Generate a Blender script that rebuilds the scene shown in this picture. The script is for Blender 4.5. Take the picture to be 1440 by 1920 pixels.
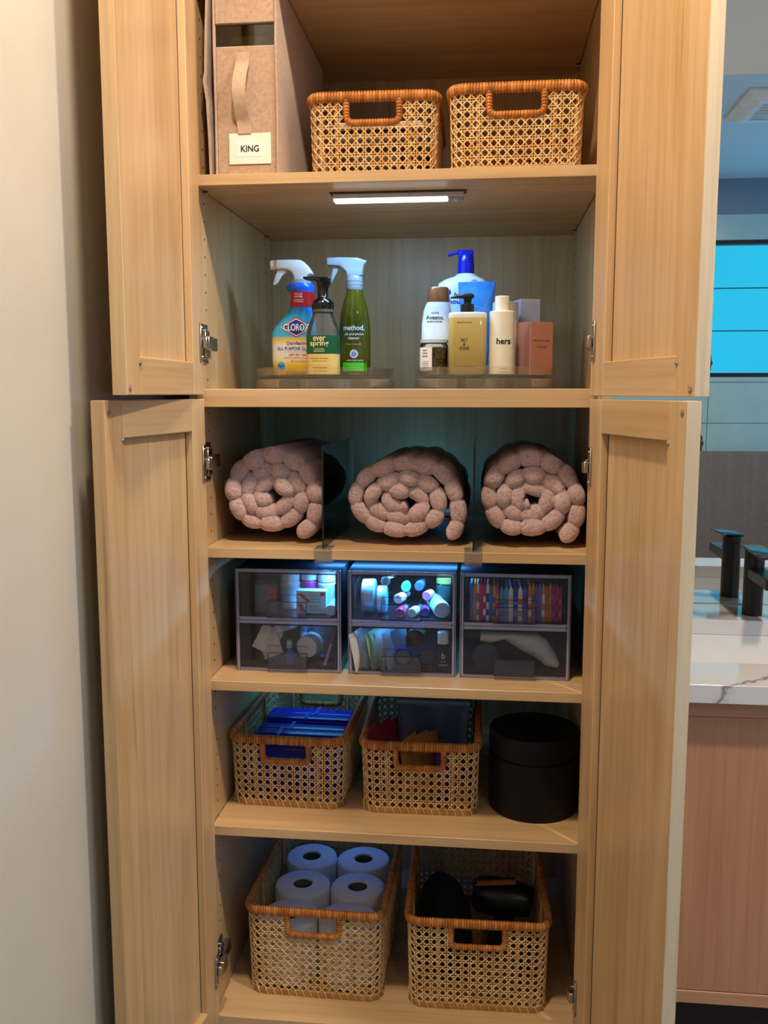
import bpy, bmesh, math, random
import numpy as np
from mathutils import Vector, Matrix
from mathutils.bvhtree import BVHTree

random.seed(7)
SC = bpy.context.scene
COL = SC.collection
for _o in list(bpy.data.objects):
    bpy.data.objects.remove(_o, do_unlink=True)
R = math.radians

# ------------------------------------------------------------------ camera
Z0 = 1.34                                   # camera height above the floor
cam_d = bpy.data.cameras.new('camera')
cam_d.sensor_fit = 'HORIZONTAL'
cam_d.sensor_width = 36.0
cam_d.lens = 36.0 * 1735.95 / 1440.0
cam_d.clip_start = 0.02
cam_o = bpy.data.objects.new('camera', cam_d)
COL.objects.link(cam_o)
_y, _p = R(6.2432), R(-7.3163)
_fw = Vector((-math.sin(_y) * math.cos(_p), math.cos(_y) * math.cos(_p), math.sin(_p)))
_rt = Vector((math.cos(_y), math.sin(_y), 0))
_up = _rt.cross(_fw)
cam_o.matrix_world = Matrix(((_rt.x, _up.x, -_fw.x, .1617), (_rt.y, _up.y, -_fw.y, -1.6571),
                             (_rt.z, _up.z, -_fw.z, Z0), (0, 0, 0, 1)))
SC.camera = cam_o

# ------------------------------------------------------------------ world, view, light levels
W = bpy.data.worlds.new('world')
SC.world = W
W.use_nodes = True
W.node_tree.nodes['Background'].inputs[0].default_value = (.55, .72, 1, 1)
W.node_tree.nodes['Background'].inputs[1].default_value = .3
SC.view_settings.view_transform = 'Standard'
SC.view_settings.look = 'None'
SC.view_settings.exposure = -0.1
SC.view_settings.gamma = 1.0
SC.view_settings.use_curve_mapping = False
cy = SC.cycles
cy.use_denoising = True
cy.max_bounces = 7
cy.diffuse_bounces = 4
cy.glossy_bounces = 4
cy.transmission_bounces = 4
cy.transparent_max_bounces = 28
cy.use_adaptive_sampling = True
cy.adaptive_threshold = .04
cy.sample_clamp_indirect = 6.0
cy.caustics_reflective = False
cy.caustics_refractive = False

WARM = (1.0, .785, .57)
# ceiling downlights: x, y, watts
DOWNLIGHTS = [(1.02, -.74, 36), (-.02, -.70, 26), (1.0, -2.7, 8), (2.1, -1.2, 7)]
WINDOW_RGB = (.03, .58, .90)
WINDOW_EMIT = 1.1
ADDED_WIN_RGB = (.20, .56, 1.0)
ADDED_WIN_EMIT = 3.6
LED_RGB = (.30, .63, 1.0)
LED_W = 2.1
LED2_RGB = (.10, .46, 1.0)
LED2_W = 5.5
UNSEEN_LED_W = .16
UNSEEN_LED_RGB = (.10, .26, 1.0)
ADDED_LED_W = .2

# ------------------------------------------------------------------ material helpers
def lin(h):
    if isinstance(h, str):
        h = h.lstrip('#')
        h = [int(h[i:i + 2], 16) / 255 for i in (0, 2, 4)]
        return tuple((c / 12.92 if c <= .04045 else ((c + .055) / 1.055) ** 2.4) for c in h) + (1,)
    return tuple(h)[:3] + (1,)

MATS = {}
def newmat(name):
    m = bpy.data.materials.new(name)
    m.use_nodes = True
    nt = m.node_tree
    for n in list(nt.nodes):
        nt.nodes.remove(n)
    out = nt.nodes.new('ShaderNodeOutputMaterial')
    return m, nt, out

def N(nt, kind, **kw):
    n = nt.nodes.new('ShaderNode' + kind)
    for k, v in kw.items():
        if k in n.inputs:
            n.inputs[k].default_value = v
        else:
            setattr(n, k, v)
    return n

def noise(nt, scale, detail=3.0, vec=None, rough=.5, dist=0.0):
    n = N(nt, 'TexNoise')
    n.inputs['Scale'].default_value = scale
    n.inputs['Detail'].default_value = detail
    n.inputs['Roughness'].default_value = rough
    n.inputs['Distortion'].default_value = dist
    if vec is not None:
        nt.links.new(vec, n.inputs['Vector'])
    return n

def objcoord(nt, scale=(1, 1, 1), rand=0.0):
    tc = N(nt, 'TexCoord')
    mp = N(nt, 'Mapping')
    mp.inputs['Scale'].default_value = scale
    nt.links.new(tc.outputs['Object'], mp.inputs['Vector'])
    if rand:
        oi = N(nt, 'ObjectInfo')
        ml = N(nt, 'Math', operation='MULTIPLY')
        ml.inputs[1].default_value = rand
        nt.links.new(oi.outputs['Random'], ml.inputs[0])
        nt.links.new(ml.outputs[0], mp.inputs['Location'])
    return mp.outputs['Vector']

def ramp(nt, fac, stops):
    r = N(nt, 'ValToRGB')
    el = r.color_ramp.elements
    while len(el) < len(stops):
        el.new(.5)
    for e, (p, c) in zip(el, stops):
        e.position = p
        e.color = lin(c)
    nt.links.new(fac, r.inputs['Fac'])
    return r.outputs['Color']

def mixc(nt, fac, a, b, mode='MIX'):
    m = N(nt, 'MixRGB', blend_type=mode)
    for i, v in ((0, fac), (1, a), (2, b)):
        if hasattr(v, 'links'):
            nt.links.new(v, m.inputs[i])
        elif i == 0:
            m.inputs[0].default_value = v
        else:
            m.inputs[i].default_value = lin(v)
    return m.outputs[0]

def principled(nt, out, color, rough=.5, metal=0., bump=None, bump_d=.001, bump_s=.5, **kw):
    b = N(nt, 'BsdfPrincipled')
    if hasattr(color, 'links'):
        nt.links.new(color, b.inputs['Base Color'])
    else:
        b.inputs['Base Color'].default_value = lin(color)
    b.inputs['Roughness'].default_value = rough
    b.inputs['Metallic'].default_value = metal
    for k, v in kw.items():
        b.inputs[k.replace('_', ' ')].default_value = v
    if bump is not None:
        bp = N(nt, 'Bump')
        bp.inputs['Strength'].default_value = bump_s
        bp.inputs['Distance'].default_value = bump_d
        nt.links.new(bump, bp.inputs['Height'])
        nt.links.new(bp.outputs[0], b.inputs['Normal'])
    nt.links.new(b.outputs[0], out.inputs['Surface'])
    return b

def plain(name, color, rough=.45, metal=0., var=.08, vscale=30., bump=0., bscale=300., **kw):
    """one colour, gently varied by noise"""
    if name in MATS:
        return MATS[name]
    m, nt, out = newmat(name)
    v = objcoord(nt)
    n = noise(nt, vscale, 3, v)
    c = lin(color)
    lo = tuple(x * (1 - var) for x in c[:3])
    hi = tuple(min(1, x * (1 + var)) for x in c[:3])
    col = ramp(nt, n.outputs['Fac'], [(.3, lo), (.7, hi)])
    bp = noise(nt, bscale, 2, v).outputs['Fac'] if bump else None
    principled(nt, out, col, rough, metal, bp, bump, .6, **kw)
    MATS[name] = m
    return m

def wood(name, axis, cols=('#c19c6d', '#cfad81', '#d9bc94'), rough=.36, coat=.12):
    m, nt, out = newmat(name)
    ix = 'xyz'.index(axis)
    def sc(a, b):
        s = [a, a, a]
        s[ix] = b
        return tuple(s)
    v1 = objcoord(nt, sc(9, .8), 11.0)
    n1 = noise(nt, 1.6, 5, v1, .55, 1.2)
    base = ramp(nt, n1.outputs['Fac'], [(.28, cols[0]), (.5, cols[1]), (.74, cols[2])])
    v2 = objcoord(nt, sc(190, 5), 5.0)
    n2 = noise(nt, 1.0, 4, v2, .6)
    fine = ramp(nt, n2.outputs['Fac'], [(.3, (.86, .84, .81)), (.62, (1, 1, 1))])
    c = mixc(nt, .36, base, fine, 'MULTIPLY')
    v3 = objcoord(nt, sc(3.2, .35), 9.0)
    wv = N(nt, 'TexWave', wave_type='RINGS', rings_direction='XYZ'[ix])
    wv.inputs['Scale'].default_value = 5.0
    wv.inputs['Distortion'].default_value = 3.5
    wv.inputs['Detail'].default_value = 3
    nt.links.new(v3, wv.inputs['Vector'])
    ring = ramp(nt, wv.outputs['Fac'], [(.0, (.80, .74, .66)), (.22, (1, 1, 1))])
    c = mixc(nt, .32, c, ring, 'MULTIPLY')
    v4 = objcoord(nt, sc(46, 2.4), 7.0)
    n4 = noise(nt, 1.0, 2, v4, .4)
    fleck = ramp(nt, n4.outputs['Fac'], [(.70, (1, 1, 1)), (.78, (.60, .47, .34))])
    c = mixc(nt, .6, c, fleck, 'MULTIPLY')
    principled(nt, out, c, rough, 0, n2.outputs['Fac'], .0003, .25, Coat_Weight=coat, Coat_Roughness=.25)
    MATS[name] = m
    return m

def clear(name, tint=(1, 1, 1), gloss=1.0, rough=.02, body=0.0, body_col=(.5, .5, .5)):
    """thin clear plastic or glass: passes tinted light, fresnel gloss, optional cloudy body"""
    if name in MATS:
        return MATS[name]
    m, nt, out = newmat(name)
    tr = N(nt, 'BsdfTransparent')
    nz = noise(nt, 14, 2, objcoord(nt))
    t2 = tuple(min(1, c * 1.03) for c in tint)
    nt.links.new(ramp(nt, nz.outputs['Fac'], [(.3, tint), (.7, t2)]), tr.inputs[0])
    last = tr.outputs[0]
    if body:
        df = N(nt, 'BsdfDiffuse')
        df.inputs[0].default_value = lin(body_col)
        mx = N(nt, 'MixShader')
        mx.inputs[0].default_value = body
        nt.links.new(last, mx.inputs[1])
        nt.links.new(df.outputs[0], mx.inputs[2])
        last = mx.outputs[0]
    gl = N(nt, 'BsdfGlossy')
    gl.inputs['Roughness'].default_value = rough
    fr = N(nt, 'Fresnel')
    fr.inputs[0].default_value = 1.45
    mu = N(nt, 'Math', operation='MULTIPLY')
    mu.inputs[1].default_value = gloss
    nt.links.new(fr.outputs[0], mu.inputs[0])
    mx = N(nt, 'MixShader')
    nt.links.new(mu.outputs[0], mx.inputs[0])
    nt.links.new(last, mx.inputs[1])
    nt.links.new(gl.outputs[0], mx.inputs[2])
    nt.links.new(mx.outputs[0], out.inputs['Surface'])
    MATS[name] = m
    return m

def emit(name, color, strength):
    m, nt, out = newmat(name)
    e = N(nt, 'Emission')
    nz = noise(nt, 2.2, 2, objcoord(nt))
    c = lin(color)
    nt.links.new(ramp(nt, nz.outputs['Fac'], [(.3, tuple(x * .96 for x in c[:3])), (.7, c[:3])]), e.inputs[0])
    e.inputs[1].default_value = strength
    nt.links.new(e.outputs[0], out.inputs['Surface'])
    MATS[name] = m
    return m

def fabric(name, c1, c2, scale=900., bump=.0006, rough=.9, sheen=.3):
    m, nt, out = newmat(name)
    v = objcoord(nt)
    w1 = N(nt, 'TexWave', bands_direction='Z'); w1.inputs['Scale'].default_value = scale / 6.3
    w1.inputs['Distortion'].default_value = 2.0; w1.inputs['Detail Scale'].default_value = 6
    w2 = N(nt, 'TexWave', bands_direction='DIAGONAL'); w2.inputs['Scale'].default_value = scale / 6.3
    w3 = N(nt, 'TexWave', bands_direction='X'); w3.inputs['Scale'].default_value = scale / 6.3
    w3.inputs['Distortion'].default_value = 2.0; w3.inputs['Detail Scale'].default_value = 6
    for w in (w1, w2, w3):
        nt.links.new(v, w.inputs['Vector'])
    mul = N(nt, 'Math', operation='MULTIPLY')
    nt.links.new(w1.outputs['Fac'], mul.inputs[0]); nt.links.new(w3.outputs['Fac'], mul.inputs[1])
    nz = noise(nt, 130, 4, v)
    ad = N(nt, 'Math', operation='ADD')
    nt.links.new(mul.outputs[0], ad.inputs[0]); nt.links.new(nz.outputs['Fac'], ad.inputs[1])
    col = ramp(nt, ad.outputs[0], [(.35, c1), (1.0, c2)])
    principled(nt, out, col, rough, 0, ad.outputs[0], bump, .8, Sheen_Weight=sheen)
    MATS[name] = m
    return m

def terry(name, c1, c2):
    m, nt, out = newmat(name)
    v = objcoord(nt)
    n1 = noise(nt, 520, 4, v, .65)
    n2 = noise(nt, 25, 2, v)
    ad = N(nt, 'Math', operation='ADD')
    nt.links.new(n1.outputs['Fac'], ad.inputs[0]); nt.links.new(noise(nt, 190, 2, v, .5).outputs['Fac'], ad.inputs[1])
    col = ramp(nt, ad.outputs[0], [(.72, c1), (1.22, c2)])
    col = mixc(nt, .25, col, ramp(nt, n2.outputs['Fac'], [(.35, (.8, .78, .78)), (.65, (1, 1, 1))]), 'MULTIPLY')
    principled(nt, out, col, .95, 0, ad.outputs[0], .006, .9, Sheen_Weight=.35, Sheen_Roughness=.5)
    MATS[name] = m
    return m

def strandmat(name, c1, c2, c3, rough=.5, vs=(60, 60, 60)):
    m, nt, out = newmat(name)
    g = N(nt, 'NewGeometry')
    nz = noise(nt, 1.0, 3, objcoord(nt, vs))
    ad = N(nt, 'Math', operation='ADD')
    mu = N(nt, 'Math', operation='MULTIPLY'); mu.inputs[1].default_value = .45
    nt.links.new(g.outputs['Random Per Island'], mu.inputs[0])
    nt.links.new(mu.outputs[0], ad.inputs[0]); nt.links.new(nz.outputs['Fac'], ad.inputs[1])
    col = ramp(nt, ad.outputs[0], [(.4, c1), (.75, c2), (1.05, c3)])
    principled(nt, out, col, rough, 0, nz.outputs['Fac'], .0002, .2)
    MATS[name] = m
    return m

def zgrad(name, stops, rough=.3, **kw):
    """printed colour bands by local height (metres)"""
    m, nt, out = newmat(name)
    tc = N(nt, 'TexCoord'); sp = N(nt, 'SeparateXYZ')
    nt.links.new(tc.outputs['Object'], sp.inputs[0])
    top = stops[-1][0]
    mr = N(nt, 'Math', operation='DIVIDE'); mr.inputs[1].default_value = top
    nt.links.new(sp.outputs['Z'], mr.inputs[0])
    col = ramp(nt, mr.outputs[0], [(p / top, c) for p, c in stops])
    principled(nt, out, col, rough, 0, **kw)
    MATS[name] = m
    return m

# ------------------------------------------------------------------ mesh helpers
class MB:
    def __init__(s):
        s.v = []; s.f = []
    def add(s, vs, fs):
        o = len(s.v)
        s.v += [tuple(p) for p in vs]
        s.f += [tuple(i + o for i in f) for f in fs]
        return s
    def box(s, x0, x1, y0, y1, z0, z1, bev=0.0, seg=1):
        if not bev:
            v = [(x, y, z) for z in (z0, z1) for y in (y0, y1) for x in (x0, x1)]
            return s.add(v, [(0, 2, 3, 1), (4, 5, 7, 6), (0, 1, 5, 4), (2, 6, 7, 3), (0, 4, 6, 2), (1, 3, 7, 5)])
        bm = bmesh.new()
        bmesh.ops.create_cube(bm, size=1)
        for v in bm.verts:
            v.co = ((x0 + x1) / 2 + v.co.x * (x1 - x0), (y0 + y1) / 2 + v.co.y * (y1 - y0), (z0 + z1) / 2 + v.co.z * (z1 - z0))
        bev = min(bev, .49 * min(abs(x1 - x0), abs(y1 - y0), abs(z1 - z0)))
        bmesh.ops.bevel(bm, geom=bm.edges[:], offset=bev, segments=seg, affect='EDGES', profile=.5)
        bm.verts.index_update()
        s.add([v.co[:] for v in bm.verts], [[v.index for v in f.verts] for f in bm.faces])
        bm.free()
        return s
    def loops(s, rings, cap0=True, cap1=True, close=True):
        n = len(rings[0])
        vs = [p for r in rings for p in r]
        fs = []
        for i in range(len(rings) - 1):
            for j in range(n if close else n - 1):
                k = (j + 1) % n
                fs.append((i * n + j, i * n + k, (i + 1) * n + k, (i + 1) * n + j))
        if cap0: fs.append(tuple(range(n - 1, -1, -1)))
        if cap1: fs.append(tuple((len(rings) - 1) * n + j for j in range(n)))
        return s.add(vs, fs)
    def lathe(s, prof, n=32, c=(0, 0, 0), axis='z', cap0=True, cap1=True):
        rings = []
        for r, z in prof:
            ring = []
            for j in range(n):
                a = 2 * math.pi * j / n
                x, y = r * math.cos(a), r * math.sin(a)
                p = (x, y, z) if axis == 'z' else ((x, -z, y) if axis == 'y' else (z, x, y))
                ring.append((p[0] + c[0], p[1] + c[1], p[2] + c[2]))
            rings.append(ring)
        return s.loops(rings, cap0, cap1)
    def sloft(s, secs, n=40, cap0=True, cap1=True):
        """secs: (z, cx, cy, w, d, e) superellipse sections"""
        rings = []
        for z, cx, cyy, w, d, e in secs:
            ring = []
            for j in range(n):
                a = 2 * math.pi * j / n
                ca, sa = math.cos(a), math.sin(a)
                ring.append((cx + w / 2 * math.copysign(abs(ca) ** (2 / e), ca), cyy + d / 2 * math.copysign(abs(sa) ** (2 / e), sa), z))
            rings.append(ring)
        return s.loops(rings, cap0, cap1)
    def tube(s, path, rad, n=10, closed=False, cap=True):
        P = [Vector(p) for p in path]
        m = len(P)
        rs = rad if isinstance(rad, (list, tuple)) else [rad] * m
        rings = []
        up = None
        for i in range(m):
            a = P[(i - 1) % m] if (closed or i > 0) else P[i]
            b = P[(i + 1) % m] if (closed or i < m - 1) else P[i]
            t = (b - a).normalized()
            if up is None:
                up = Vector((0, 0, 1)) if abs(t.z) < .9 else Vector((1, 0, 0))
            x = t.cross(up).normalized()
            u = x.cross(t).normalized()
            up = u
            rings.append([tuple(P[i] + (x * math.cos(2 * math.pi * j / n) + u * math.sin(2 * math.pi * j / n)) * rs[i]) for j in range(n)])
        if closed:
            rings.append(rings[0])
            return s.loops(rings, False, False)
        return s.loops(rings, cap, cap)
    def prism(s, poly, y0, y1):
        """poly of (x,z), extruded in y"""
        n = len(poly)
        vs = [(x, y0, z) for x, z in poly] + [(x, y1, z) for x, z in poly]
        fs = [tuple(range(n)), tuple(range(2 * n - 1, n - 1, -1))] + [(j, n + j, n + (j + 1) % n, (j + 1) % n) for j in range(n)]
        return s.add(vs, fs)
    def rprism(s, poly, y0, y1, bev=.002, seg=2):
        t = MB().prism(poly, y0, y1)
        bm = bmesh.new()
        vv = [bm.verts.new(p) for p in t.v]
        for f in t.f:
            try: bm.faces.new([vv[i] for i in f])
            except ValueError: pass
        bmesh.ops.recalc_face_normals(bm, faces=bm.faces[:])
        bmesh.ops.bevel(bm, geom=bm.edges[:], offset=bev, segments=seg, affect='EDGES', profile=.5)
        bm.verts.index_update()
        s.add([v.co[:] for v in bm.verts], [[v.index for v in f.verts] for f in bm.faces])
        bm.free()
        return s
    def xf(s, M, start=0):
        for i in range(start, len(s.v)):
            s.v[i] = tuple(M @ Vector(s.v[i]))
        return s
    def mesh(s, name, mat, smooth=None, fix=True):
        me = bpy.data.meshes.new(name)
        me.from_pydata(s.v, [], s.f)
        if fix:
            bm = bmesh.new(); bm.from_mesh(me)
            bmesh.ops.recalc_face_normals(bm, faces=bm.faces[:])
            bm.to_mesh(me); bm.free()
        me.materials.append(mat)
        if smooth is not None:
            me.shade_smooth()
            me.set_sharp_from_angle(angle=R(smooth))
        me.update()
        return me
    def build(s, name, mat, parent=None, smooth=None, label=None, fix=True):
        o = bpy.data.objects.new(name, s.mesh(name, mat, smooth, fix))
        COL.objects.link(o)
        if parent is not None: o.parent = parent
        if label: o['label'] = label
        return o

def thing(name, label, cat, loc=(0, 0, 0), rz=0.0, group=None):
    o = bpy.data.objects.new(name, None)
    o.empty_display_size = .03
    COL.objects.link(o)
    o.location = loc
    o.rotation_euler = (0, 0, rz)
    return tag(o, label, cat, group)

def tag(o, label, cat, group=None):
    o['label'] = label
    o['category'] = cat
    if group: o['group'] = group
    return o

def struct(o):
    o['kind'] = 'structure'
    return o

def place(o, loc, rz=0.0, rx=0.0, ry=0.0):
    o.location = loc
    o.rotation_euler = (rx, ry, rz)
    return o

def copy_tree(o, loc, rz, label, group=None):
    c = o.copy(); COL.objects.link(c)
    c.location = loc; c.rotation_euler = (0, 0, rz); c['label'] = label
    if group: c['group'] = group
    for ch in list(o.children):
        d = ch.copy(); COL.objects.link(d); d.parent = c
        for g in list(ch.children):
            e = g.copy(); COL.objects.link(e); e.parent = d
    return c

# ---- flat print: lettering and shapes laid on a body
_TC = {}
def text2d(s, bold=0.0, shear=0.0):
    k = (s, bold, shear)
    if k in _TC: return _TC[k]
    cu = bpy.data.curves.new('txt', 'FONT')
    cu.body = s; cu.size = 1; cu.offset = bold; cu.shear = shear; cu.resolution_u = 3
    ob = bpy.data.objects.new('txt', cu)
    COL.objects.link(ob)
    bpy.context.view_layer.update()
    me = bpy.data.meshes.new_from_object(ob)
    vs = [(v.co.x, v.co.y) for v in me.vertices]; fs = [tuple(p.vertices) for p in me.polygons]
    bpy.data.objects.remove(ob); bpy.data.curves.remove(cu); bpy.data.meshes.remove(me)
    _TC[k] = (vs, fs)
    return vs, fs

def word(s, cx, cz, width=None, height=None, bold=0.0, shear=0.0, left=False):
    vs, fs = text2d(s, bold, shear)
    xs = [v[0] for v in vs]; ys = [v[1] for v in vs]
    w = max(xs) - min(xs); h = max(ys) - min(ys)
    kx = width / w if width else height / h
    ky = height / h if height else kx
    x0 = min(xs) if left else (min(xs) + max(xs)) / 2
    y0 = (min(ys) + max(ys)) / 2
    return [((x - x0) * kx + cx, (y - y0) * ky + cz) for x, y in vs], fs

def rectp(x0, x1, z0, z1, nx=8):
    vs = []; fs = []
    for i in range(nx + 1):
        x = x0 + (x1 - x0) * i / nx
        vs += [(x, z0), (x, z1)]
    for i in range(nx): fs.append((2 * i, 2 * i + 2, 2 * i + 3, 2 * i + 1))
    return vs, fs

def discp(cx, cz, r, n=24, rz=None):
    rz = rz or r
    return [(cx + r * math.cos(2 * math.pi * i / n), cz + rz * math.sin(2 * math.pi * i / n)) for i in range(n)], [tuple(range(n))]

def ringp(cx, cz, r0, r1, n=24):
    vs = []; fs = []
    for i in range(n):
        a = 2 * math.pi * i / n
        vs += [(cx + r0 * math.cos(a), cz + r0 * math.sin(a)), (cx + r1 * math.cos(a), cz + r1 * math.sin(a))]
        j = (i + 1) % n
        fs.append((2 * i, 2 * j, 2 * j + 1, 2 * i + 1))
    return vs, fs

def lines(cx, cz, w, rows, pitch, h, seed=1):
    """rows of print too small to read: short marks"""
    rnd = random.Random(seed); out = []
    for r in range(rows):
        ww = w * rnd.uniform(.7, 1); x = cx - ww / 2
        while x < cx + ww / 2:
            l = rnd.uniform(.8, 2.6) * h
            out.append(rectp(x, min(x + l, cx + ww / 2), cz - r * pitch - h / 2, cz - r * pitch + h / 2, 1))
            x += l + h * .55
    return out

def decal(name, shapes, body, mat, parent, eps=.0004, label=None):
    bv = BVHTree.FromPolygons([Vector(v) for v in body.v], body.f) if isinstance(body, MB) else None
    m = MB()
    for vs, fs in shapes:
        out = []
        for x, z in vs:
            y = None
            if bv:
                hit = bv.ray_cast(Vector((x, -1, z)), Vector((0, 1, 0)))
                y = hit[0].y if hit[0] else None
            out.append((x, y, z))
        ok = [p[1] for p in out if p[1] is not None]
        dft = max(ok) if ok else 0
        if not isinstance(body, MB): dft = body
        m.add([(x, (dft if y is None else y) - eps, z) for x, y, z in out], fs)
    return m.build(name, mat, parent, fix=False, label=label)

# shelf heights (top faces) and cabinet extents
ZA, ZB, ZC, ZD, ZE, ZF = [Z0 + v for v in (.3865, .0076, -.2877, -.5454, -.8379, -1.2306)]
ZZ = Z0 + .7249          # underside of the uppermost shelf
HW, DEP = .36, .614

# ------------------------------------------------------------------ materials
WZ = wood('maple_vertical', 'z')
WX = wood('maple_horizontal', 'x')
WIN = wood('maple_interior', 'z', ('#be996a', '#c9a97c', '#d3b68d'), .42)
WVAN = wood('reddish_maple', 'z', ('#bd8462', '#c98f6d', '#d49d7b'), .4)
WVANX = wood('reddish_maple_horizontal', 'x', ('#c08a68', '#cc9674', '#d6a482'), .4)
WEDGE_LIT = wood('maple_edge_lit', 'z', ('#cbb592', '#d6c3a3', '#dccdb0'), .45)  # paler maple for right doors, window light put into the colour
PAINT = plain('cream_wall_paint', '#cfcabd', .6, var=.03, vscale=6, bump=.0004, bscale=260)
CEILP = plain('ceiling_white_blue_lit', '#d3e4ec', .75, var=.02, vscale=5)  # white ceiling, its blue tint stands in for window light
GREYP = plain('grey_wall_paint_shaded', '#7c8a97', .6, var=.03, vscale=5)  # grey paint, deepened so the back wall reads as shaded
FLOORM = plain('grey_floor_tile', '#8d8780', .4, var=.1, vscale=4)
STEEL = plain('hinge_steel', '#b9b4aa', .22, 1.0, var=.05, vscale=200)
DARKHOLE = plain('hole_shadow_black', '#1c130c', .9)
BLACKM = plain('matte_black', '#101112', .35, var=.05)
BLACKG = plain('gloss_black_plastic', '#0c0c0d', .18, var=.05)
BRONZE = plain('bronze_knob', '#4a2f22', .35, .6, var=.2, vscale=120)
CANE = strandmat('cane_strand', '#c89a5e', '#e2bd85', '#f2d9ab', .5)
RIM = strandmat('rattan_wrap', '#8f5420', '#b8722f', '#cd8b45', .38, (160, 160, 40))
BAND = strandmat('rattan_band', '#a2743a', '#bd8f52', '#cfa468', .5, (40, 40, 20))
STITCH = strandmat('cane_stitch', '#d9b87e', '#ead09d', '#f4e2bd', .5)
LINEN = fabric('linen_weave', '#a3846c', '#c9ad95')
LINEN_D = fabric('linen_weave_trim', '#a88a76', '#c8ad9b')
TOWEL = terry('pink_terry', '#c8969a', '#f3cfcd')
ACRYL = clear('clear_acrylic', (.93, .95, .96), 1.0)
ACRYLW = clear('warm_clear_acrylic', (.96, .94, .91), .5, .03, .09, (.55, .48, .40))
SMOKE = plain('dark_acrylic_edge', '#15171a', .15)
DRAWC = clear('tinted_drawer_plastic', (.98, .98, .995), .9, .03, .02, (.6, .6, .9))
DRAWF = clear('tinted_drawer_rim', (.70, .72, .84), 1.6, .06, .55, (.62, .63, .92))
DRAWL = clear('drawer_line', (.30, .31, .42), 1.6, .08, .25, (.10, .11, .2))
WHITE = plain('white_plastic', '#eceeee', .3, var=.02)
PAPER = plain('white_paper', '#f1efea', .7, var=.02)
INK = plain('black_ink', '#17171a', .6)
TPAPER = plain('tissue_paper', '#efeeec', .95, var=.03, vscale=60, bump=.0006, bscale=500)

# ------------------------------------------------------------------ room
XL, XR, YF, YB, ZCEIL = -.445, 3.0, -3.62, .64, 2.74
struct(MB().box(XL - .1, XL, YF - .1, YB + .1, 0, ZCEIL).build('wall_left', PAINT))
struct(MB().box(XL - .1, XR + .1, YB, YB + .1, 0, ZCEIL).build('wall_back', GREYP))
w2 = (-3.2, -1.2, 1.0, 2.45)       # y range and z range of the unseen side window added for blue light
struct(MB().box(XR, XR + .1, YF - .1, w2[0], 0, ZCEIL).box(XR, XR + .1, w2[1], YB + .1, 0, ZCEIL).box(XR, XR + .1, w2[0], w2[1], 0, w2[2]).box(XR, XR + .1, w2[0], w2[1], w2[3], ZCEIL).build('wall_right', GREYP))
struct(MB().box(XL - .1, XR + .1, YF - .1, YB + .1, -.1, 0).build('floor', FLOORM))
struct(MB().box(XL - .1, XR + .1, YF - .1, YB + .1, ZCEIL, ZCEIL + .1).build('ceiling', CEILP))
# front wall (behind the camera) with two window openings
w1 = (1.15, 2.75, Z0 + .109, Z0 + 1.004)
fw_ = MB()
def wallpiece(x0, x1, z0, z1): fw_.box(x0, x1, YF - .1, YF, z0, z1)
wallpiece(XL - .1, w1[0], 0, ZCEIL); wallpiece(w1[1], XR + .1, 0, ZCEIL)
wallpiece(w1[0], w1[1], 0, w1[2]); wallpiece(w1[0], w1[1], w1[3], ZCEIL)
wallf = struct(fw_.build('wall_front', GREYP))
FRAME = plain('black_window_frame', '#101820', .35)
PANE1 = emit('frosted_pane_daylight', WINDOW_RGB, WINDOW_EMIT)
ADDED_PANE = emit('added_pane_blue_glow', ADDED_WIN_RGB, ADDED_WIN_EMIT)  # blue glow of the added side window
def window(name, w, rows, pm, fmat):
    x0, x1, z0, z1 = w
    t = .025
    f = MB().box(x0, x0 + t, YF - .06, YF + .006, z0, z1, .002).box(x1 - t, x1, YF - .06, YF + .006, z0, z1, .002)
    f.box(x0 + t, x1 - t, YF - .06, YF + .006, z0, z0 + t, .002).box(x0 + t, x1 - t, YF - .06, YF + .006, z1 - t, z1, .002)
    o = struct(f.build(name, fmat))
    hh = (z1 - z0 - 2 * t) / rows
    for i in range(rows):
        MB().box(x0 + t, x1 - t, YF - .045, YF - .037, z0 + t + i * hh + .004, z0 + t + (i + 1) * hh - .004).build('pane', pm, o)
        if i: MB().box(x0 + t, x1 - t, YF - .05, YF - .03, z0 + t + i * hh - .004, z0 + t + i * hh + .004).build('glazing_bar', plain('teal_bar', '#1d5f74', .4), o)
    return o
window('window_1', w1, 3, PANE1, FRAME)
WFR = plain('white_window_frame', '#dfe2e2', .4)
m = MB()
for a_, b_ in ((w2[0], w2[0] + .04), (w2[1] - .04, w2[1]), (-2.22, -2.18)): m.box(XR - .006, XR + .06, a_, b_, w2[2], w2[3], .002)
m.box(XR - .006, XR + .06, w2[0] + .04, w2[1] - .04, w2[2], w2[2] + .04, .002).box(XR - .006, XR + .06, w2[0] + .04, w2[1] - .04, w2[3] - .04, w2[3], .002)
added_win = struct(m.build('added_side_window', WFR))  # window out of view, added as a blue fill light
for a_, b_ in ((w2[0] + .04, -2.22), (-2.18, w2[1] - .04)): MB().box(XR + .03, XR + .038, a_, b_, w2[2] + .04, w2[3] - .04).build('pane', ADDED_PANE, added_win)
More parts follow.
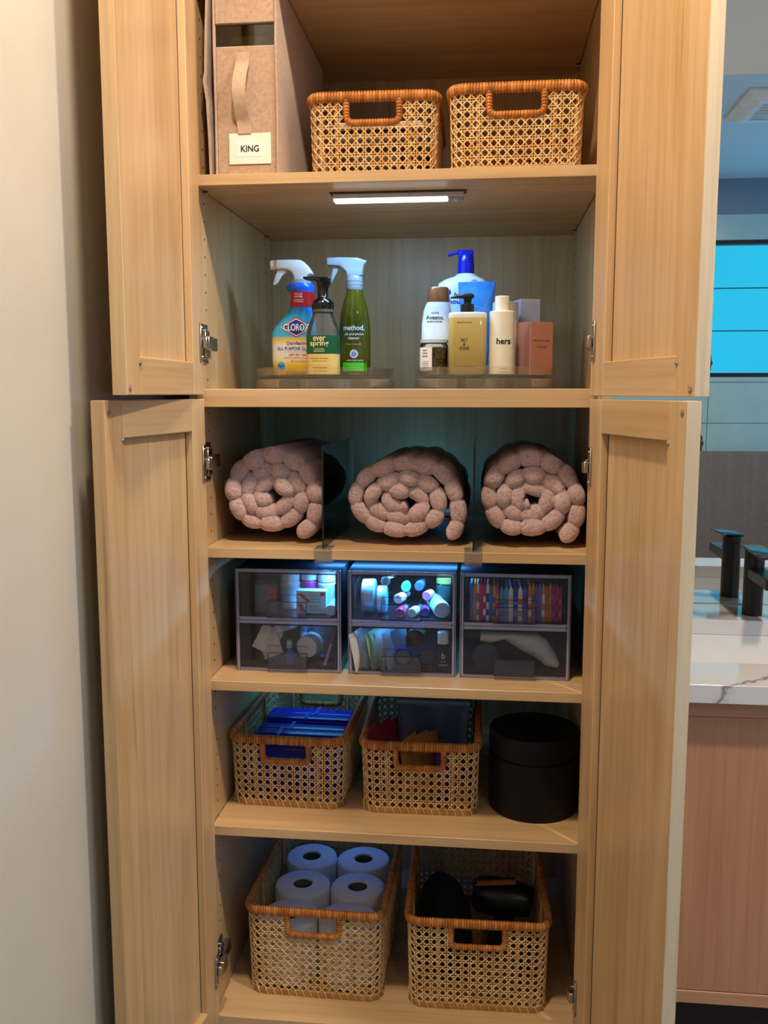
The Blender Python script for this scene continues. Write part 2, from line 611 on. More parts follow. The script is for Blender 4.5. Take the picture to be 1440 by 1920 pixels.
# shower wall tiles around window 1 (seen in the mirror)
TILE = plain('pale_teal_tile', '#a6c4c2', .16, var=.05, vscale=9)
for r in range(9):
    z1_ = Z0 + 1.17 - r * .275
    for c in range(3):
        x0_ = 1.0 + c * .66
        x1_ = x0_ + .656
        zt, zb_ = z1_, z1_ - .271
        a0, a1, b0, b1 = max(x0_, w1[0] - .0), min(x1_, w1[1]), max(zb_, w1[2]), min(zt, w1[3])
        if a1 - a0 > .05 and b1 - b0 > .05:                    # tile meets the window: keep the part above or below
            if zt - w1[3] > .03: MB().box(x0_, x1_, YF, YF + .008, w1[3] + .002, zt, .0015).build('tile', TILE, wallf)
            elif w1[2] - zb_ > .03: MB().box(x0_, x1_, YF, YF + .008, zb_, w1[2] - .002, .0015).build('tile', TILE, wallf)
            continue
        MB().box(x0_, x1_, YF, YF + .008, zb_, zt, .0015).build('tile', TILE, wallf)

# recessed downlights
LENS = emit('downlight_lens', (1, .86, .68), 14)
TRIMW = plain('white_metal_trim', '#f0efec', .4)
_dl = ['above the cabinet doors by the vanity', 'above the open cabinet', 'behind the camera', 'over the far end of the vanity']
for i, (x, y, wt) in enumerate(DOWNLIGHTS):
    t = thing('recessed_downlight', 'round white recessed ceiling light ' + _dl[i], 'light', (x, y, ZCEIL), 0, 'recessed ceiling lights')
    MB().lathe([(.058, -.001), (.058, -.006), (.046, -.009), (.044, -.003)], 32, cap0=False, cap1=False).build('trim_ring', TRIMW, t, 40)
    MB().lathe([(.045, -.004), (.0, -.004)], 32, cap0=False, cap1=False).build('lens', LENS, t, 40)
    ld = bpy.data.lights.new('downlight_lamp', 'AREA')
    ld.shape = 'DISK'; ld.size = .13; ld.energy = wt; ld.color = WARM
    lo = bpy.data.objects.new('downlight_lamp', ld); COL.objects.link(lo)
    lo.parent = t; lo.location = (0, 0, -.011)

# ceiling exhaust vent, seen in the mirror
vt = thing('exhaust_vent', 'square white ceiling exhaust vent with sloped edges, seen in the mirror', 'vent', (1.60, -1.98, ZCEIL))
MB().loops([[(sx * a, sy * b, z) for sx, sy in ((-1, -1), (1, -1), (1, 1), (-1, 1))] for a, b, z in ((.24, .24, -.001), (.24, .24, -.012), (.18, .18, -.045))], True, True).build('cover', TRIMW, vt)
for k in range(6):
    MB().box(-.15, .15, -.125 + k * .047, -.105 + k * .047, -.0495, -.0445).build('slat', plain('vent_slat_grey', '#c9cccc', .5), vt)

# brown towel hung on a rail on the far wall
bt = thing('bath_towel', 'dark brown bath towel hanging on the far wall, seen in the mirror', 'towel', (1.85, YF + .07, Z0 - .40))
BROWN = terry('brown_terry', '#66574e', '#93837a')
bm_ = MB(); rings = []
for i in range(41):
    x = -.44 + .88 * i / 40
    y = .006 * math.sin(i * .9) + .004 * math.sin(i * 2.3) - (.012 if abs(x - .06) < .012 else 0)
    rings.append([(x, y - .02, -.5), (x, y - .022, -.02), (x, y - .012, .012), (x, y + .012, .012), (x, y + .022, -.02), (x, y + .02, -.86), (x, y + .012, -.86), (x, y + .01, -.02), (x, y, -.002), (x, y - .01, -.02), (x, y - .012, -.5)])
bm_.loops(rings, True, True).build('cloth', BROWN, bt, 50)
tb = thing('towel_rail', 'slim steel rail carrying the brown towel on the far wall', 'rail', (1.85, YF + .07, Z0 - .40))
MB().tube([(-.5, 0, -.012), (.5, 0, -.012)], .007, 12).build('bar', STEEL, tb, 40)
for sx in (-1, 1): MB().tube([(sx * .48, -.061, -.012), (sx * .48, .0, -.012)], .006, 10).build('bracket', STEEL, tb, 40)

# ------------------------------------------------------------------ linen cabinet
CAB = thing('linen_cabinet', 'tall maple linen cabinet with four open panelled doors', 'cabinet', (0, 0, 0))
CT = Z0 + 1.0            # cabinet top
for sx, nm in ((-1, 'side_panel'), (1, 'side_panel')):
    MB().box(min(sx * HW, sx * (HW + .018)), max(sx * HW, sx * (HW + .018)), 0, DEP + .012, 0, CT, .0008).build(nm, WIN, CAB)
MB().box(-HW, HW, DEP, DEP + .012, .09, CT).build('back_panel', WIN, CAB)
MB().box(-HW, HW, 0, DEP, CT - .018, CT).build('top_panel', WX, CAB)
MB().box(-HW, HW, 0, DEP, ZF - .022, ZF, .0008).build('bottom_panel', WX, CAB)
MB().box(-HW, HW, .05, .068, 0, ZF - .022).build('toe_kick', WX, CAB)
MB().box(-HW, HW, 0, DEP, Z0 - .0255, ZB, .0012).build('fixed_shelf', WX, CAB)
sh = [(ZZ + .019, DEP - .012), (ZA, DEP - .004), (ZC, DEP - .085), (ZD, DEP - .05), (ZE, DEP - .05)]
for z, yb in sh:
    MB().box(-HW + .0015, HW - .0015, .012, yb, z - .019, z, .0008).build('shelf', WX, CAB)
    for sx in (-1, 1):
        for y in (.055, DEP - .075):
            MB().box(min(sx * HW, sx * (HW - .010)), max(sx * HW, sx * (HW - .010)), y - .004, y + .004, z - .0205, z - .019).lathe([(.003, 0), (.003, .010)], 10, (sx * HW - (.010 if sx > 0 else 0), y, z - .0235), 'x').build('shelf_pin', STEEL, CAB)
for sx in (-1, 1):
    m = MB()
    z = ZF + .04
    while z < CT - .05:
        for y in (.058, DEP - .075):
            m.lathe([(.0019, 0), (.0019, .0016)], 8, (sx * HW - (.0008 if sx > 0 else .0008), y, z), 'x')
        z += .032
    h = m.build('peg_holes', plain('peg_hole_brown', '#4a3018', .9), CAB)
    h['kind'] = 'stuff'

# doors. local: u along width from hinge (x axis), v outward thickness (y axis), z up
TH, DW, FW = .022, .360, .055
def hinge(side, door, hx, z):
    """cup plate on the door, arm and mounting plate on the cabinet side; door-local coordinates"""
    m = MB()
    m.box(.020, .033, -.0035, .0, z - .034, z + .034, .001)
    m.box(.017, .022, -.006, .0, z - .012, z + .012, .001)
    for dz in (-.026, .026): m.lathe([(.004, 0), (.0035, .002)], 10, (.0265, -.0035, z + dz), 'y')
    m.build('hinge_cup_plate', STEEL, door, 40)
def make_door(side, hx, hy, ang, z0, z1, up, desc):
    d = MB().box(FW - .008, DW - FW + .008, .0135, .0195, z0 + FW - .008, z1 - FW + .008).build('door', WZ, CAB, label=desc)
    s = 1 if side > 0 else -1
    # local axes to world: u=(s*sin a, -cos a), v=(s*cos a, sin a)
    a = R(ang)
    M = Matrix(((s * math.sin(a), s * math.cos(a), 0, hx), (-math.cos(a), math.sin(a), 0, hy), (0, 0, 1, 0), (0, 0, 0, 1)))
    if s < 0:   # keep a right-handed matrix: mirror v inside the meshes
        M = Matrix(((-math.sin(a), math.cos(a), 0, hx), (-math.cos(a), -math.sin(a), 0, hy), (0, 0, 1, 0), (0, 0, 0, 1)))
    vs = 1 if s > 0 else -1
    def fixv(o):
        me = o.data
        if vs < 0:
            for v in me.vertices: v.co.y = -v.co.y
            me.flip_normals()
        return o
    fixv(d)
    d.matrix_local = M
    fixv(MB().box(0, FW, 0, TH, z0, z1, .0012).build('stile', WZ, d))
    fixv(MB().box(DW - FW, DW - .0008, 0, TH, z0, z1, .0012).build('stile', WZ, d))
    fixv(MB().box(DW - .0008, DW, .0006, TH - .0006, z0 + .0006, z1 - .0006).build('edge_band', WEDGE_LIT if s > 0 else WZ, d))  # right edges take the lit copy, left ones plain maple
    fixv(MB().box(FW, DW - FW, 0, TH, z0, z0 + FW + .002, .0012).build('rail', WX if False else WRAIL, d))
    fixv(MB().box(FW, DW - FW, 0, TH, z1 - FW - .002, z1, .0012).build('rail', WRAIL, d))
    fixv(MB().box(FW, FW + .0025, .0132, .0136, z0 + FW, z1 - FW).build('panel_gap', DARKHOLE, d))
    bz = z0 + .010 if up else z1 - .016
    fixv(MB().lathe([(.005, 0), (.0048, .0012), (.003, .002), (0, .0022)], 16, (DW - .012, 0, bz), 'y', cap1=False).build('bumper', clear('bumper_gel', (.95, .9, .82), 1.5, .05, .25, (.9, .8, .65)), d, 50))
    ku, kz = DW - FW + .003, (z0 + .047 if up else z1 - .060)
    fixv(MB().lathe([(.0036, 0), (.0036, .0012), (.0022, .0026), (.0, .003)], 14, (ku, 0, kz), 'y', cap1=False).build('knob_screw', STEEL, d, 40, label='steel screw head'))
    kn = MB()
    ringk = []
    for r, y in ((.006, 0), (.006, .008), (.015, .012), (.0165, .018), (.013, .024), (.004, .026)):
        ringk.append([((r * (1 + .10 * math.cos(7 * t_))) * math.cos(t_) + ku, TH + y, (r * (1 + .10 * math.cos(7 * t_))) * math.sin(t_) + kz) for t_ in [2 * math.pi * j / 42 for j in range(42)]])
    kn.loops(ringk)
    fixv(kn.build('knob', BRONZE, d, 50, label='dark bronze fluted knob'))
    hz = [z0 + .093, z1 - .1] if up else [z1 - .117, z0 + .115]
    for z in hz:
        m = MB()
        m.box(.006, .018, -.0035, 0, z - .034, z + .034, .001)
        for dz in (-.026, .026): m.lathe([(.0035, .0035), (.0025, .005)], 10, (.012, 0, z + dz), 'y')
        m.box(-.002, .012, -.0115, -.0035, z - .010, z + .010, .0012)
        o = fixv(m.build('hinge_plate', STEEL, d, 40))
        # arm and cross-shaped mounting plate, fixed to the cabinet side
        wx = s * HW
        q = MB()
        def qb(d0, d1, y0, y1, z0_, z1_, b=.001): q.box(min(wx - s * d0, wx - s * d1), max(wx - s * d0, wx - s * d1), y0, y1, z0_, z1_, b)
        qb(.0, .004, .018, .054, z - .036, z + .036)
        qb(.004, .009, .022, .048, z - .024, z + .024)
        qb(.003, .015, .012, .078, z - .012, z + .012)
        qb(.008, .024, -.006, .024, z - .012, z + .012)
        for dz in (-.024, .024): q.lathe([(.004, 0), (.004, .005)], 10, (wx - s * .003 - (.005 if s > 0 else 0), .036, z + dz), 'x')
        q.lathe([(.0035, 0), (.0035, .002)], 10, (wx - s * .013 - (.002 if s > 0 else 0), .052, z), 'x')
        q.build('hinge_arm', STEEL, CAB, 40)
    return d
WRAIL = wood('maple_rail', 'x')
make_door(-1, -.3485, -.006, 0.3, Z0 - .003, CT - .004, True, 'upper left door')
make_door(-1, -.3475, -.006, 6.2, .10, Z0 - .0105, False, 'lower left door')
make_door(1, .3405, -.012, 16.3, Z0 - .005, CT - .004, True, 'upper right door')
make_door(1, .3405, -.012, 14.7, .10, Z0 - .0105, False, 'lower right door')

# ------------------------------------------------------------------ vanity, counter, sink, faucet, mirror
ZCT = Z0 - .509
VX0, VX1 = .40, 1.95
van = thing('vanity_cabinet', 'reddish maple vanity cabinet to the right of the linen cabinet', 'cabinet', (0, 0, 0))
MB().box(VX0, VX0 + .018, .02, .63, Z0 - 1.135, ZCT - .036).build('side_panel', WVAN, van)
MB().box(VX1 - .018, VX1, .02, .63, Z0 - 1.135, ZCT - .036).build('side_panel', WVAN, van)
MB().box(VX0 + .018, VX1 - .018, .02, .63, Z0 - 1.135, Z0 - 1.117).build('bottom_panel', WVANX, van)
MB().box(VX0 + .018, VX1 - .018, .62, .63, Z0 - 1.117, ZCT - .036).build('back_panel', WVAN, van)
MB().box(VX0, VX1, .004, .02, Z0 - .578, ZCT - .037, .001).build('top_rail', WVANX, van)
MB().box(VX0, VX1, .004, .02, Z0 - 1.137, Z0 - 1.112, .001).build('bottom_rail', WVANX, van)
for k in range(2):
    MB().box(VX0 + k * .775 + .001, VX0 + (k + 1) * .775 - .001, .006, .02, Z0 - 1.111, Z0 - .579, .001).build('door', WVAN, van)
MB().box(VX0, VX1, .09, .6, 0, Z0 - 1.136).build('toe_kick', plain('dark_plinth', '#241c22', .7), van)
def marble():
    m, nt, out = newmat('white_marble')
    v = objcoord(nt)
    n1 = noise(nt, 2.6, 5, v, .6, .8)
    wv = N(nt, 'TexWave', bands_direction='DIAGONAL')
    wv.inputs['Scale'].default_value = .55; wv.inputs['Distortion'].default_value = 5; wv.inputs['Detail'].default_value = 4; wv.inputs['Detail Scale'].default_value = 1.6
    nt.links.new(v, wv.inputs['Vector'])
    vein = ramp(nt, wv.outputs['Fac'], [(.0, '#9a9aa0'), (.012, '#d6d5d8'), (.03, '#e2e2e5')])
    sp = N(nt, 'SeparateXYZ'); nt.links.new(v, sp.inputs[0])
    def mm_(op, a, b):
        q = N(nt, 'Math', operation=op)
        for i, t_ in enumerate((a, b)):
            if hasattr(t_, 'links'): nt.links.new(t_, q.inputs[i])
            else: q.inputs[i].default_value = t_
        return q.outputs[0]
    nzv = noise(nt, 22, 4, v, .6)
    f_ = mm_('SUBTRACT', mm_('MULTIPLY', sp.outputs['X'], .6), mm_('MULTIPLY', sp.outputs['Y'], .8))
    f_ = mm_('SUBTRACT', f_, mm_('MULTIPLY', sp.outputs['Z'], .44))
    f_ = mm_('ADD', mm_('SUBTRACT', f_, .382), mm_('MULTIPLY', mm_('SUBTRACT', nzv.outputs['Fac'], .5), .05))
    line = ramp(nt, mm_('ABSOLUTE', f_, 0), [(.0, '#8d8d94'), (.0022, '#d2d1d4'), (.006, '#ffffff')])
    vein = mixc(nt, 1.0, vein, line, 'MULTIPLY')
    c = mixc(nt, .6, vein, ramp(nt, n1.outputs['Fac'], [(.3, (.88, .88, .9)), (.6, (1, 1, 1))]), 'MULTIPLY')
    principled(nt, out, c, .08)
    return m
MARB = marble()
ct = thing('countertop', 'white veined marble countertop on the vanity', 'countertop', (0, 0, ZCT))
BX0, BX1, BY0, BY1 = .50, 1.12, .115, .46
c_ = MB()
c_.box(VX0, VX1, -.028, BY0, -.034, 0, .001).box(VX0, VX1, BY1, .632, -.034, 0, .001)
c_.box(VX0, BX0, BY0, BY1, -.034, 0).box(BX1, VX1, BY0, BY1, -.034, 0)
c_.build('slab', MARB, ct)
CERAM = plain('white_ceramic', '#eef0f2', .12, var=.01)
sk = thing('sink_basin', 'white rectangular undermount sink in the marble countertop', 'sink', (0, 0, ZCT))
s_ = MB()
s_.loops([[(x, y, z) for x, y in ((BX0 - o, BY0 - o), (BX1 + o, BY0 - o), (BX1 + o, BY1 + o), (BX0 - o, BY1 + o))] for o, z in ((.012, -.0345), (.012, -.16), (-.0, -.15), (-.0, -.15), (0.0, -.0345))], True, True)
MB().box(BX0 - .012, BX1 + .012, BY0 - .012, BY0, -.15, -.0345).box(BX0 - .012, BX1 + .012, BY1, BY1 + .012, -.15, -.0345).box(BX0 - .012, BX0, BY0, BY1, -.15, -.0345).box(BX1, BX1 + .012, BY0, BY1, -.15, -.0345).box(BX0 - .012, BX1 + .012, BY0 - .012, BY1 + .012, -.16, -.15).build('basin', CERAM, sk)
MB().lathe([(.022, 0), (.022, .002), (.016, .0035), (.0, .0035)], 24, (.80, .29, -.15), cap1=False).build('drain', BLACKM, sk, 40)
fa = thing('faucet', 'matte black single-lever faucet on the marble countertop', 'faucet', (.782, .525, ZCT))
MB().lathe([(.0225, 0), (.0225, .134), (.021, .134), (.021, .138), (.0225, .138), (.0225, .153)], 36).build('column', BLACKM, fa, 40)
MB().box(-.018, .018, -.155, -.005, .088, .112, .002).build('spout', BLACKM, fa, 40)
MB().rprism([(-.023, 0), (.023, 0), (.023, .006), (-.023, .006)], -.128, .024, .002).xf(Matrix.Translation((0, 0, .153)) @ Matrix.Rotation(R(1.5), 4, 'X')).build('lever', plain('satin_black', '#23282c', .06), fa, 40)
mir = MB().box(VX0, VX1 + .3, .626, .634, ZCT + .001, Z0 + .717, .001)
mm, nt_, out_ = newmat('mirror_silver')
principled(nt_, out_, ramp(nt_, noise(nt_, 3, 2, objcoord(nt_)).outputs['Fac'], [(.2, (.86, .9, .9)), (.8, (.88, .92, .92))]), .0, 1.0)
tag(mir.build('wall_mirror', mm), 'large frameless mirror on the wall above the sink', 'mirror')

# ------------------------------------------------------------------ cane baskets
def rrect(w, d, r):
    """perimeter of a rounded rectangle as function of arc length, starting at front centre, going right"""
    segs = []
    hw_, hd = w / 2, d / 2
    pts = [('l', (0, -hd), (hw_ - r, -hd)), ('a', (hw_ - r, -hd + r), -90), ('l', (hw_, -hd + r), (hw_, hd - r)), ('a', (hw_ - r, hd - r), 0),
           ('l', (hw_ - r, hd), (-hw_ + r, hd)), ('a', (-hw_ + r, hd - r), 90), ('l', (-hw_, hd - r), (-hw_, -hd + r)), ('a', (-hw_ + r, -hd + r), 180), ('l', (-hw_ + r, -hd), (0, -hd))]
    tot = 0
    for p in pts:
        if p[0] == 'l':
            L = math.hypot(p[2][0] - p[1][0], p[2][1] - p[1][1])
        else:
            L = r * math.pi / 2
        segs.append((tot, L, p)); tot += L
    def f(s):
        s %= tot
        for s0, L, p in segs:
            if s <= s0 + L + 1e-9:
                k = (s - s0) / L
                if p[0] == 'l':
                    dx, dy = (p[2][0] - p[1][0]) / L, (p[2][1] - p[1][1]) / L
                    return (p[1][0] + dx * L * k, p[1][1] + dy * L * k), (dy, -dx)
                a = R(p[2] + 90 * k)
                return (p[1][0] + r * math.cos(a), p[1][1] + r * math.sin(a)), (math.cos(a), math.sin(a))
    return f, tot

def basket(w, d, h, hwid, hdrop, label, group):
    t = thing('cane_basket', label, 'basket', (0, 0, 0), 0, group)
    f, L = rrect(w, d, .028)
    hb = h - .012                                     # weave runs from the band to the rim centre
    z_lo = .010
    rows = round((hb - z_lo) / .0158)
    p_t = (hb - z_lo) / rows
    cols = round(L / .0158)
    p_s = L / cols
    def P(s, tt, off):
        (x, y), (nx, ny) = f(s)
        k = 1 - .035 * (1 - tt / h)
        return (x * k + nx * off, y * k + ny * off, tt)
    back = L / 2
    def inhole(s, tt):
        for c in (0, back):
            ds = (s - c + L / 2) % L - L / 2
            if abs(ds) < hwid / 2 and tt > hb - hdrop: return True
        return False
    wv = MB()
    def seg(a, b, wd, o0, o1, th=.0009):
        ms, mt = (a[0] + b[0]) / 2, (a[1] + b[1]) / 2
        if inhole(ms, mt): return
        dx, dz = b[0] - a[0], b[1] - a[1]
        l = math.hypot(dx, dz); px, pz = -dz / l * wd / 2, dx / l * wd / 2
        v = []
        for (s, z), o in ((a, o0), (b, o1)):
            v += [P(s + px, z + pz, o), P(s, z, o + th), P(s - px, z - pz, o)]
        wv.add(v, [(0, 1, 4, 3), (1, 2, 5, 4), (2, 0, 3, 5)])
    a_ = .0023
    for i in range(cols):
        s0 = i * p_s
        for j in range(rows):
            t0 = z_lo + j * p_t
            sgn = 1 if (i + j) % 2 else -1
            for k in (-1, 1):
                seg((s0 + k * a_, t0), (s0 + k * a_, t0 + p_t / 2), .0019, .0005 * k * sgn, 0)
                seg((s0 + k * a_, t0 + p_t / 2), (s0 + k * a_, t0 + p_t), .0019, 0, -.0005 * k * sgn)
                if j > 0 or k > 0:
                    seg((s0, t0 + k * a_), (s0 + p_s / 2, t0 + k * a_), .0019, -.0005 * k * sgn + .0004, .0004)
                    seg((s0 + p_s / 2, t0 + k * a_), (s0 + p_s, t0 + k * a_), .0019, .0004, .0005 * k * sgn + .0004)
            m1, m2, m3, m4 = (s0 + p_s / 2, t0), (s0 + p_s, t0 + p_t / 2), (s0 + p_s / 2, t0 + p_t), (s0, t0 + p_t / 2)
            seg(m1, m2, .0025, .0007, .0013); seg(m2, m3, .0025, .0013, .0007)
            seg(m3, m4, .0025, .0007, .0013); seg(m4, m1, .0025, .0013, .0007)
    wo = wv.build('cane_weave', CANE, t, 60, fix=False)
    wo['kind'] = 'stuff'
    # wrapped rim: coils of rattan around a core
    def coil(path_fn, total, ra, rb, pitch, closed):
        n = max(8, int(total / pitch)); m = MB(); rings = []
        for i in range(n * 4 + (0 if closed else 1)):
            s = total * i / (n * 4)
            (c, out, up) = path_fn(s)
            g = (.80, .98, 1.0, .98)[i % 4]
            rings.append([tuple(c + out * (ra * g * math.cos(2 * math.pi * j / 10)) + up * (rb * g * math.sin(2 * math.pi * j / 10))) for j in range(10)])
        if closed: rings.append(rings[0])
        m.loops(rings, not closed, not closed)
        return m
    def rimpath(s):
        (x, y), (nx, ny) = f(s)
        return Vector((x, y, h - .0095)), Vector((nx, ny, 0)), Vector((0, 0, 1))
    coil(rimpath, L, .0076, .0100, .0054, True).build('rim', RIM, t, 70)
    # handle openings, front and back
    for sgn in (-1, 1):
        yy = sgn * d / 2
        hw2 = hwid / 2 - .004; rr = .012; zb = h - .014 - hdrop; zt = h - .014
        pts = []
        def arc(cx, cz, a0, a1):
            for k in range(7):
                a = R(a0 + (a1 - a0) * k / 6); pts.append(Vector((cx + rr * math.cos(a), 0, cz + rr * math.sin(a))))
        for k in range(6): pts.append(Vector((-hw2, 0, zt + (zb + rr - zt) * k / 6)))
        arc(-hw2 + rr, zb + rr, 180, 270)
        for k in range(1, 12): pts.append(Vector((-hw2 + rr + (2 * hw2 - 2 * rr) * k / 12, 0, zb)))
        arc(hw2 - rr, zb + rr, 270, 360)
        for k in range(1, 7): pts.append(Vector((hw2, 0, zb + rr + (zt - zb - rr) * k / 6)))
        cum = [0]
        for a, b in zip(pts, pts[1:]): cum.append(cum[-1] + (b - a).length)
        def hp(s):
            for i in range(len(pts) - 1):
                if s <= cum[i + 1] + 1e-9:
                    k = (s - cum[i]) / max(1e-9, cum[i + 1] - cum[i]); c = pts[i].lerp(pts[i + 1], k)
                    tg = (pts[i + 1] - pts[i]).normalized()
                    kk = 1 - .035 * (1 - c.z / h)
                    return Vector((c.x, yy * kk, c.z)), Vector((0, sgn, 0)), Vector((tg.z, 0, -tg.x))
        coil(hp, cum[-1], .0066, .0066, .0052, False).build('handle_wrap', RIM, t, 70)
    # base band with stitching, floor, inner sticks
    bm2 = MB(); rings = []
    nb = 90
    for i in range(nb):
        s = L * i / nb; (x, y), (nx, ny) = f(s); k = .965
        rings.append([(x * k + nx * o, y * k + ny * o, z) for o, z in ((.0025, .0), (.0035, .004), (.0025, .012), (-.002, .012), (-.002, 0))])
    rings.append(rings[0]); bm2.loops(rings, False, False)
    bm2.build('base_band', BAND, t, 50)
    st = MB(); ns = round(L / .016)
    for i in range(ns):
        s = L * (i + .3) / ns
        v = []
        for ds, z, o in ((0, .0165, .0022), (.004, .008, .0042), (.006, .0015, .0042)):
            v += [P(s + ds - .0009, z, o), P(s + ds, z, o + .0009), P(s + ds + .0009, z, o)]
        st.add(v, [(0, 1, 4, 3), (1, 2, 5, 4), (3, 4, 7, 6), (4, 5, 8, 7)])
    so = st.build('stitching', STITCH, t, 60, fix=False); so['kind'] = 'stuff'
    fl = MB(); n_ = 60
    fl.loops([[(f(L * i / n_)[0][0] * .955, f(L * i / n_)[0][1] * .955, z) for i in range(n_)] for z in (.001, .004)])
    fl.build('floor_panel', BAND, t)
    for s in (L * .06, L * .44, L * .56, L * .94, L * .18, L * .32, L * .68, L * .82):
        (x, y), (nx, ny) = f(s); k = .955
        MB().tube([(x * k - nx * .004, y * k - ny * .004, .004), (x * 1.0 - nx * .005, y * 1.0 - ny * .005, h - .012)], .004, 8).build('frame_stick', BAND, t, 60)
    return t

GB = 'cane baskets with rattan rims'
sb_w, sb_d, sb_h = .234, .36, .152
b_mid1 = basket(sb_w, sb_d, sb_h, .104, .040, 'cane basket of blue packets, left on the shelf above the toilet rolls', GB)
place(b_mid1, (-.2270, .105 + sb_d / 2, ZE), R(-1.5))
b_mid2 = copy_tree(b_mid1, (.0375, .100 + sb_d / 2, ZE), R(1), 'cane basket holding a plastic bin, beside the black canister', GB)
b_top1 = copy_tree(b_mid1, (-.0520, .075 + sb_d / 2, ZA), R(1.2), 'cane basket on the top shelf next to the fabric box', GB)
b_top2 = copy_tree(b_mid1, (.2097, .052 + sb_d / 2, ZA), R(-.6), 'cane basket on the top shelf by the right cabinet side', GB)
lb_w, lb_d, lb_h = .281, .42, .197
b_lo1 = basket(lb_w, lb_d, lb_h, .115, .046, 'large cane basket full of toilet rolls on the cabinet floor', GB)
place(b_lo1, (-.168, .070 + lb_d / 2, ZF), R(-1.0))
b_lo2 = copy_tree(b_lo1, (.155, .066 + lb_d / 2, ZF), R(1.5), 'large cane basket of black hair tools on the cabinet floor', GB)

# ------------------------------------------------------------------ fabric storage box
kb = thing('fabric_storage_box', 'beige linen storage box with strap handle and name card on the top shelf', 'storage box', (-.2695, .03, ZA))
kw, kd, kh = .115, .47, .334
m = MB()
m.box(kw / 2 - .004, kw / 2, 0, kd, 0, kh, .0015).box(-kw / 2, -kw / 2 + .004, 0, kd, 0, kh, .0015)
m.box(-kw / 2 + .004, kw / 2 - .004, kd - .004, kd, 0, kh).box(-kw / 2 + .004, kw / 2 - .004, .004, kd - .004, 0, .004)
m.box(-kw / 2 + .004, kw / 2 - .004, .002, kd - .004, kh - .004, kh)
m.build('shell', LINEN, kb)
MB().box(-kw / 2 + .004, kw / 2 - .004, .001, .005, 0, .2215, .0015).build('front_panel', LINEN, kb)
MB().box(-kw / 2 + .004, kw / 2 - .004, -.001, .005, .258, kh, .0015).build('front_flap', LINEN, kb)
MB().box(-kw / 2 + .004, kw / 2 - .004, .0035, .0045, .2215, .258).build('window', clear('vinyl_window', (.92, .9, .84), 1.2, .05), kb, label='clear vinyl window')
for x in (-kw / 2 + .002, kw / 2 - .002):
    MB().tube([(x, -.001, .002), (x + .0008, -.002, .11), (x - .0005, -.0015, .22), (x, -.001, kh - .002)], .0022, 8).build('piping', LINEN_D, kb, 60)
# lifted side flap on the left
fl = MB(); rings = []
for z, dx in ((.0, 0), (.06, -.001), (.13, -.004), (.165, -.009), (.18, -.006), (.24, -.004), (.30, -.001), (kh, .002)):
    x = -kw / 2 - .009 + dx
    rings.append([(x - .002, -.002, z), (x + .002, -.002, z), (x + .004, .2, z), (x, .2, z)])
fl.loops(rings).build('side_flap', LINEN_D, kb, 60)
MB().box(.2 - .2 - kw / 2 - .006, -kw / 2 - .0005, .15, .2, 0, kh - .004).build('flap_hinge', LINEN_D, kb)
st_ = MB(); rings = []
for i in range(25):
    k = i / 24; z = .210 - .138 * k
    bulge = 0 if k < .14 or k > .86 else math.sin((k - .14) / .72 * math.pi)
    y = -.002 - .020 * bulge; xo = -.002 - .004 * math.sin(k * math.pi)
    rings.append([(xo - .013, y - .001, z), (xo + .011, y - .001, z), (xo + .011, y + .0008, z), (xo - .013, y + .0008, z)])
st_.loops(rings).build('strap_handle', fabric('strap_webbing', '#b89a80', '#d6bda4', 1400), kb, 60)
cd = MB().box(-.032, .044, -.0012, .0008, .020, .073, .0005)
cd.build('name_card', plain('cream_card', '#efe9dc', .6, var=.02), kb)
MB().box(-.0185, .0295, -.0016, -.0011, .033, .060).build('card_insert', PAPER, kb)
decal('lettering', [word('KING', .006, .0465, .033, .0115, .02)], -.0016, INK, kb)
bd = MB().sloft([(z, 0, .23, .10 - .01 * abs(z - .15) / .15, .40, 5) for z in (.006, .02, .08, .13, .16, .19, .22, .245, .25)], 40)
tag(place(bd.build('folded_bedding', plain('olive_bedding', '#6d6650', .9, var=.2, vscale=14), smooth=60), (-.2695, .035, ZA)), 'olive folded bedding behind the vinyl window of the linen box', 'bedding')
# folded white paper inside the first top basket, seen through its handle
pp = thing('card_box', 'dark card box topped with white paper inside the basket next to the fabric box', 'box', (-.044, .26, ZA + .006))
m = MB()
for k in range(3): m.box(-.085 + k * .004, .085 - k * .003, -.13, .13, .097 + k * .004, .0995 + k * .004, .0006)
m.build('sheets', PAPER, pp, 40)
MB().box(-.08, .08, -.12, .12, 0, .097, .01, 2).build('box', plain('dark_brown_card', '#4a3b30', .7), pp, 40)

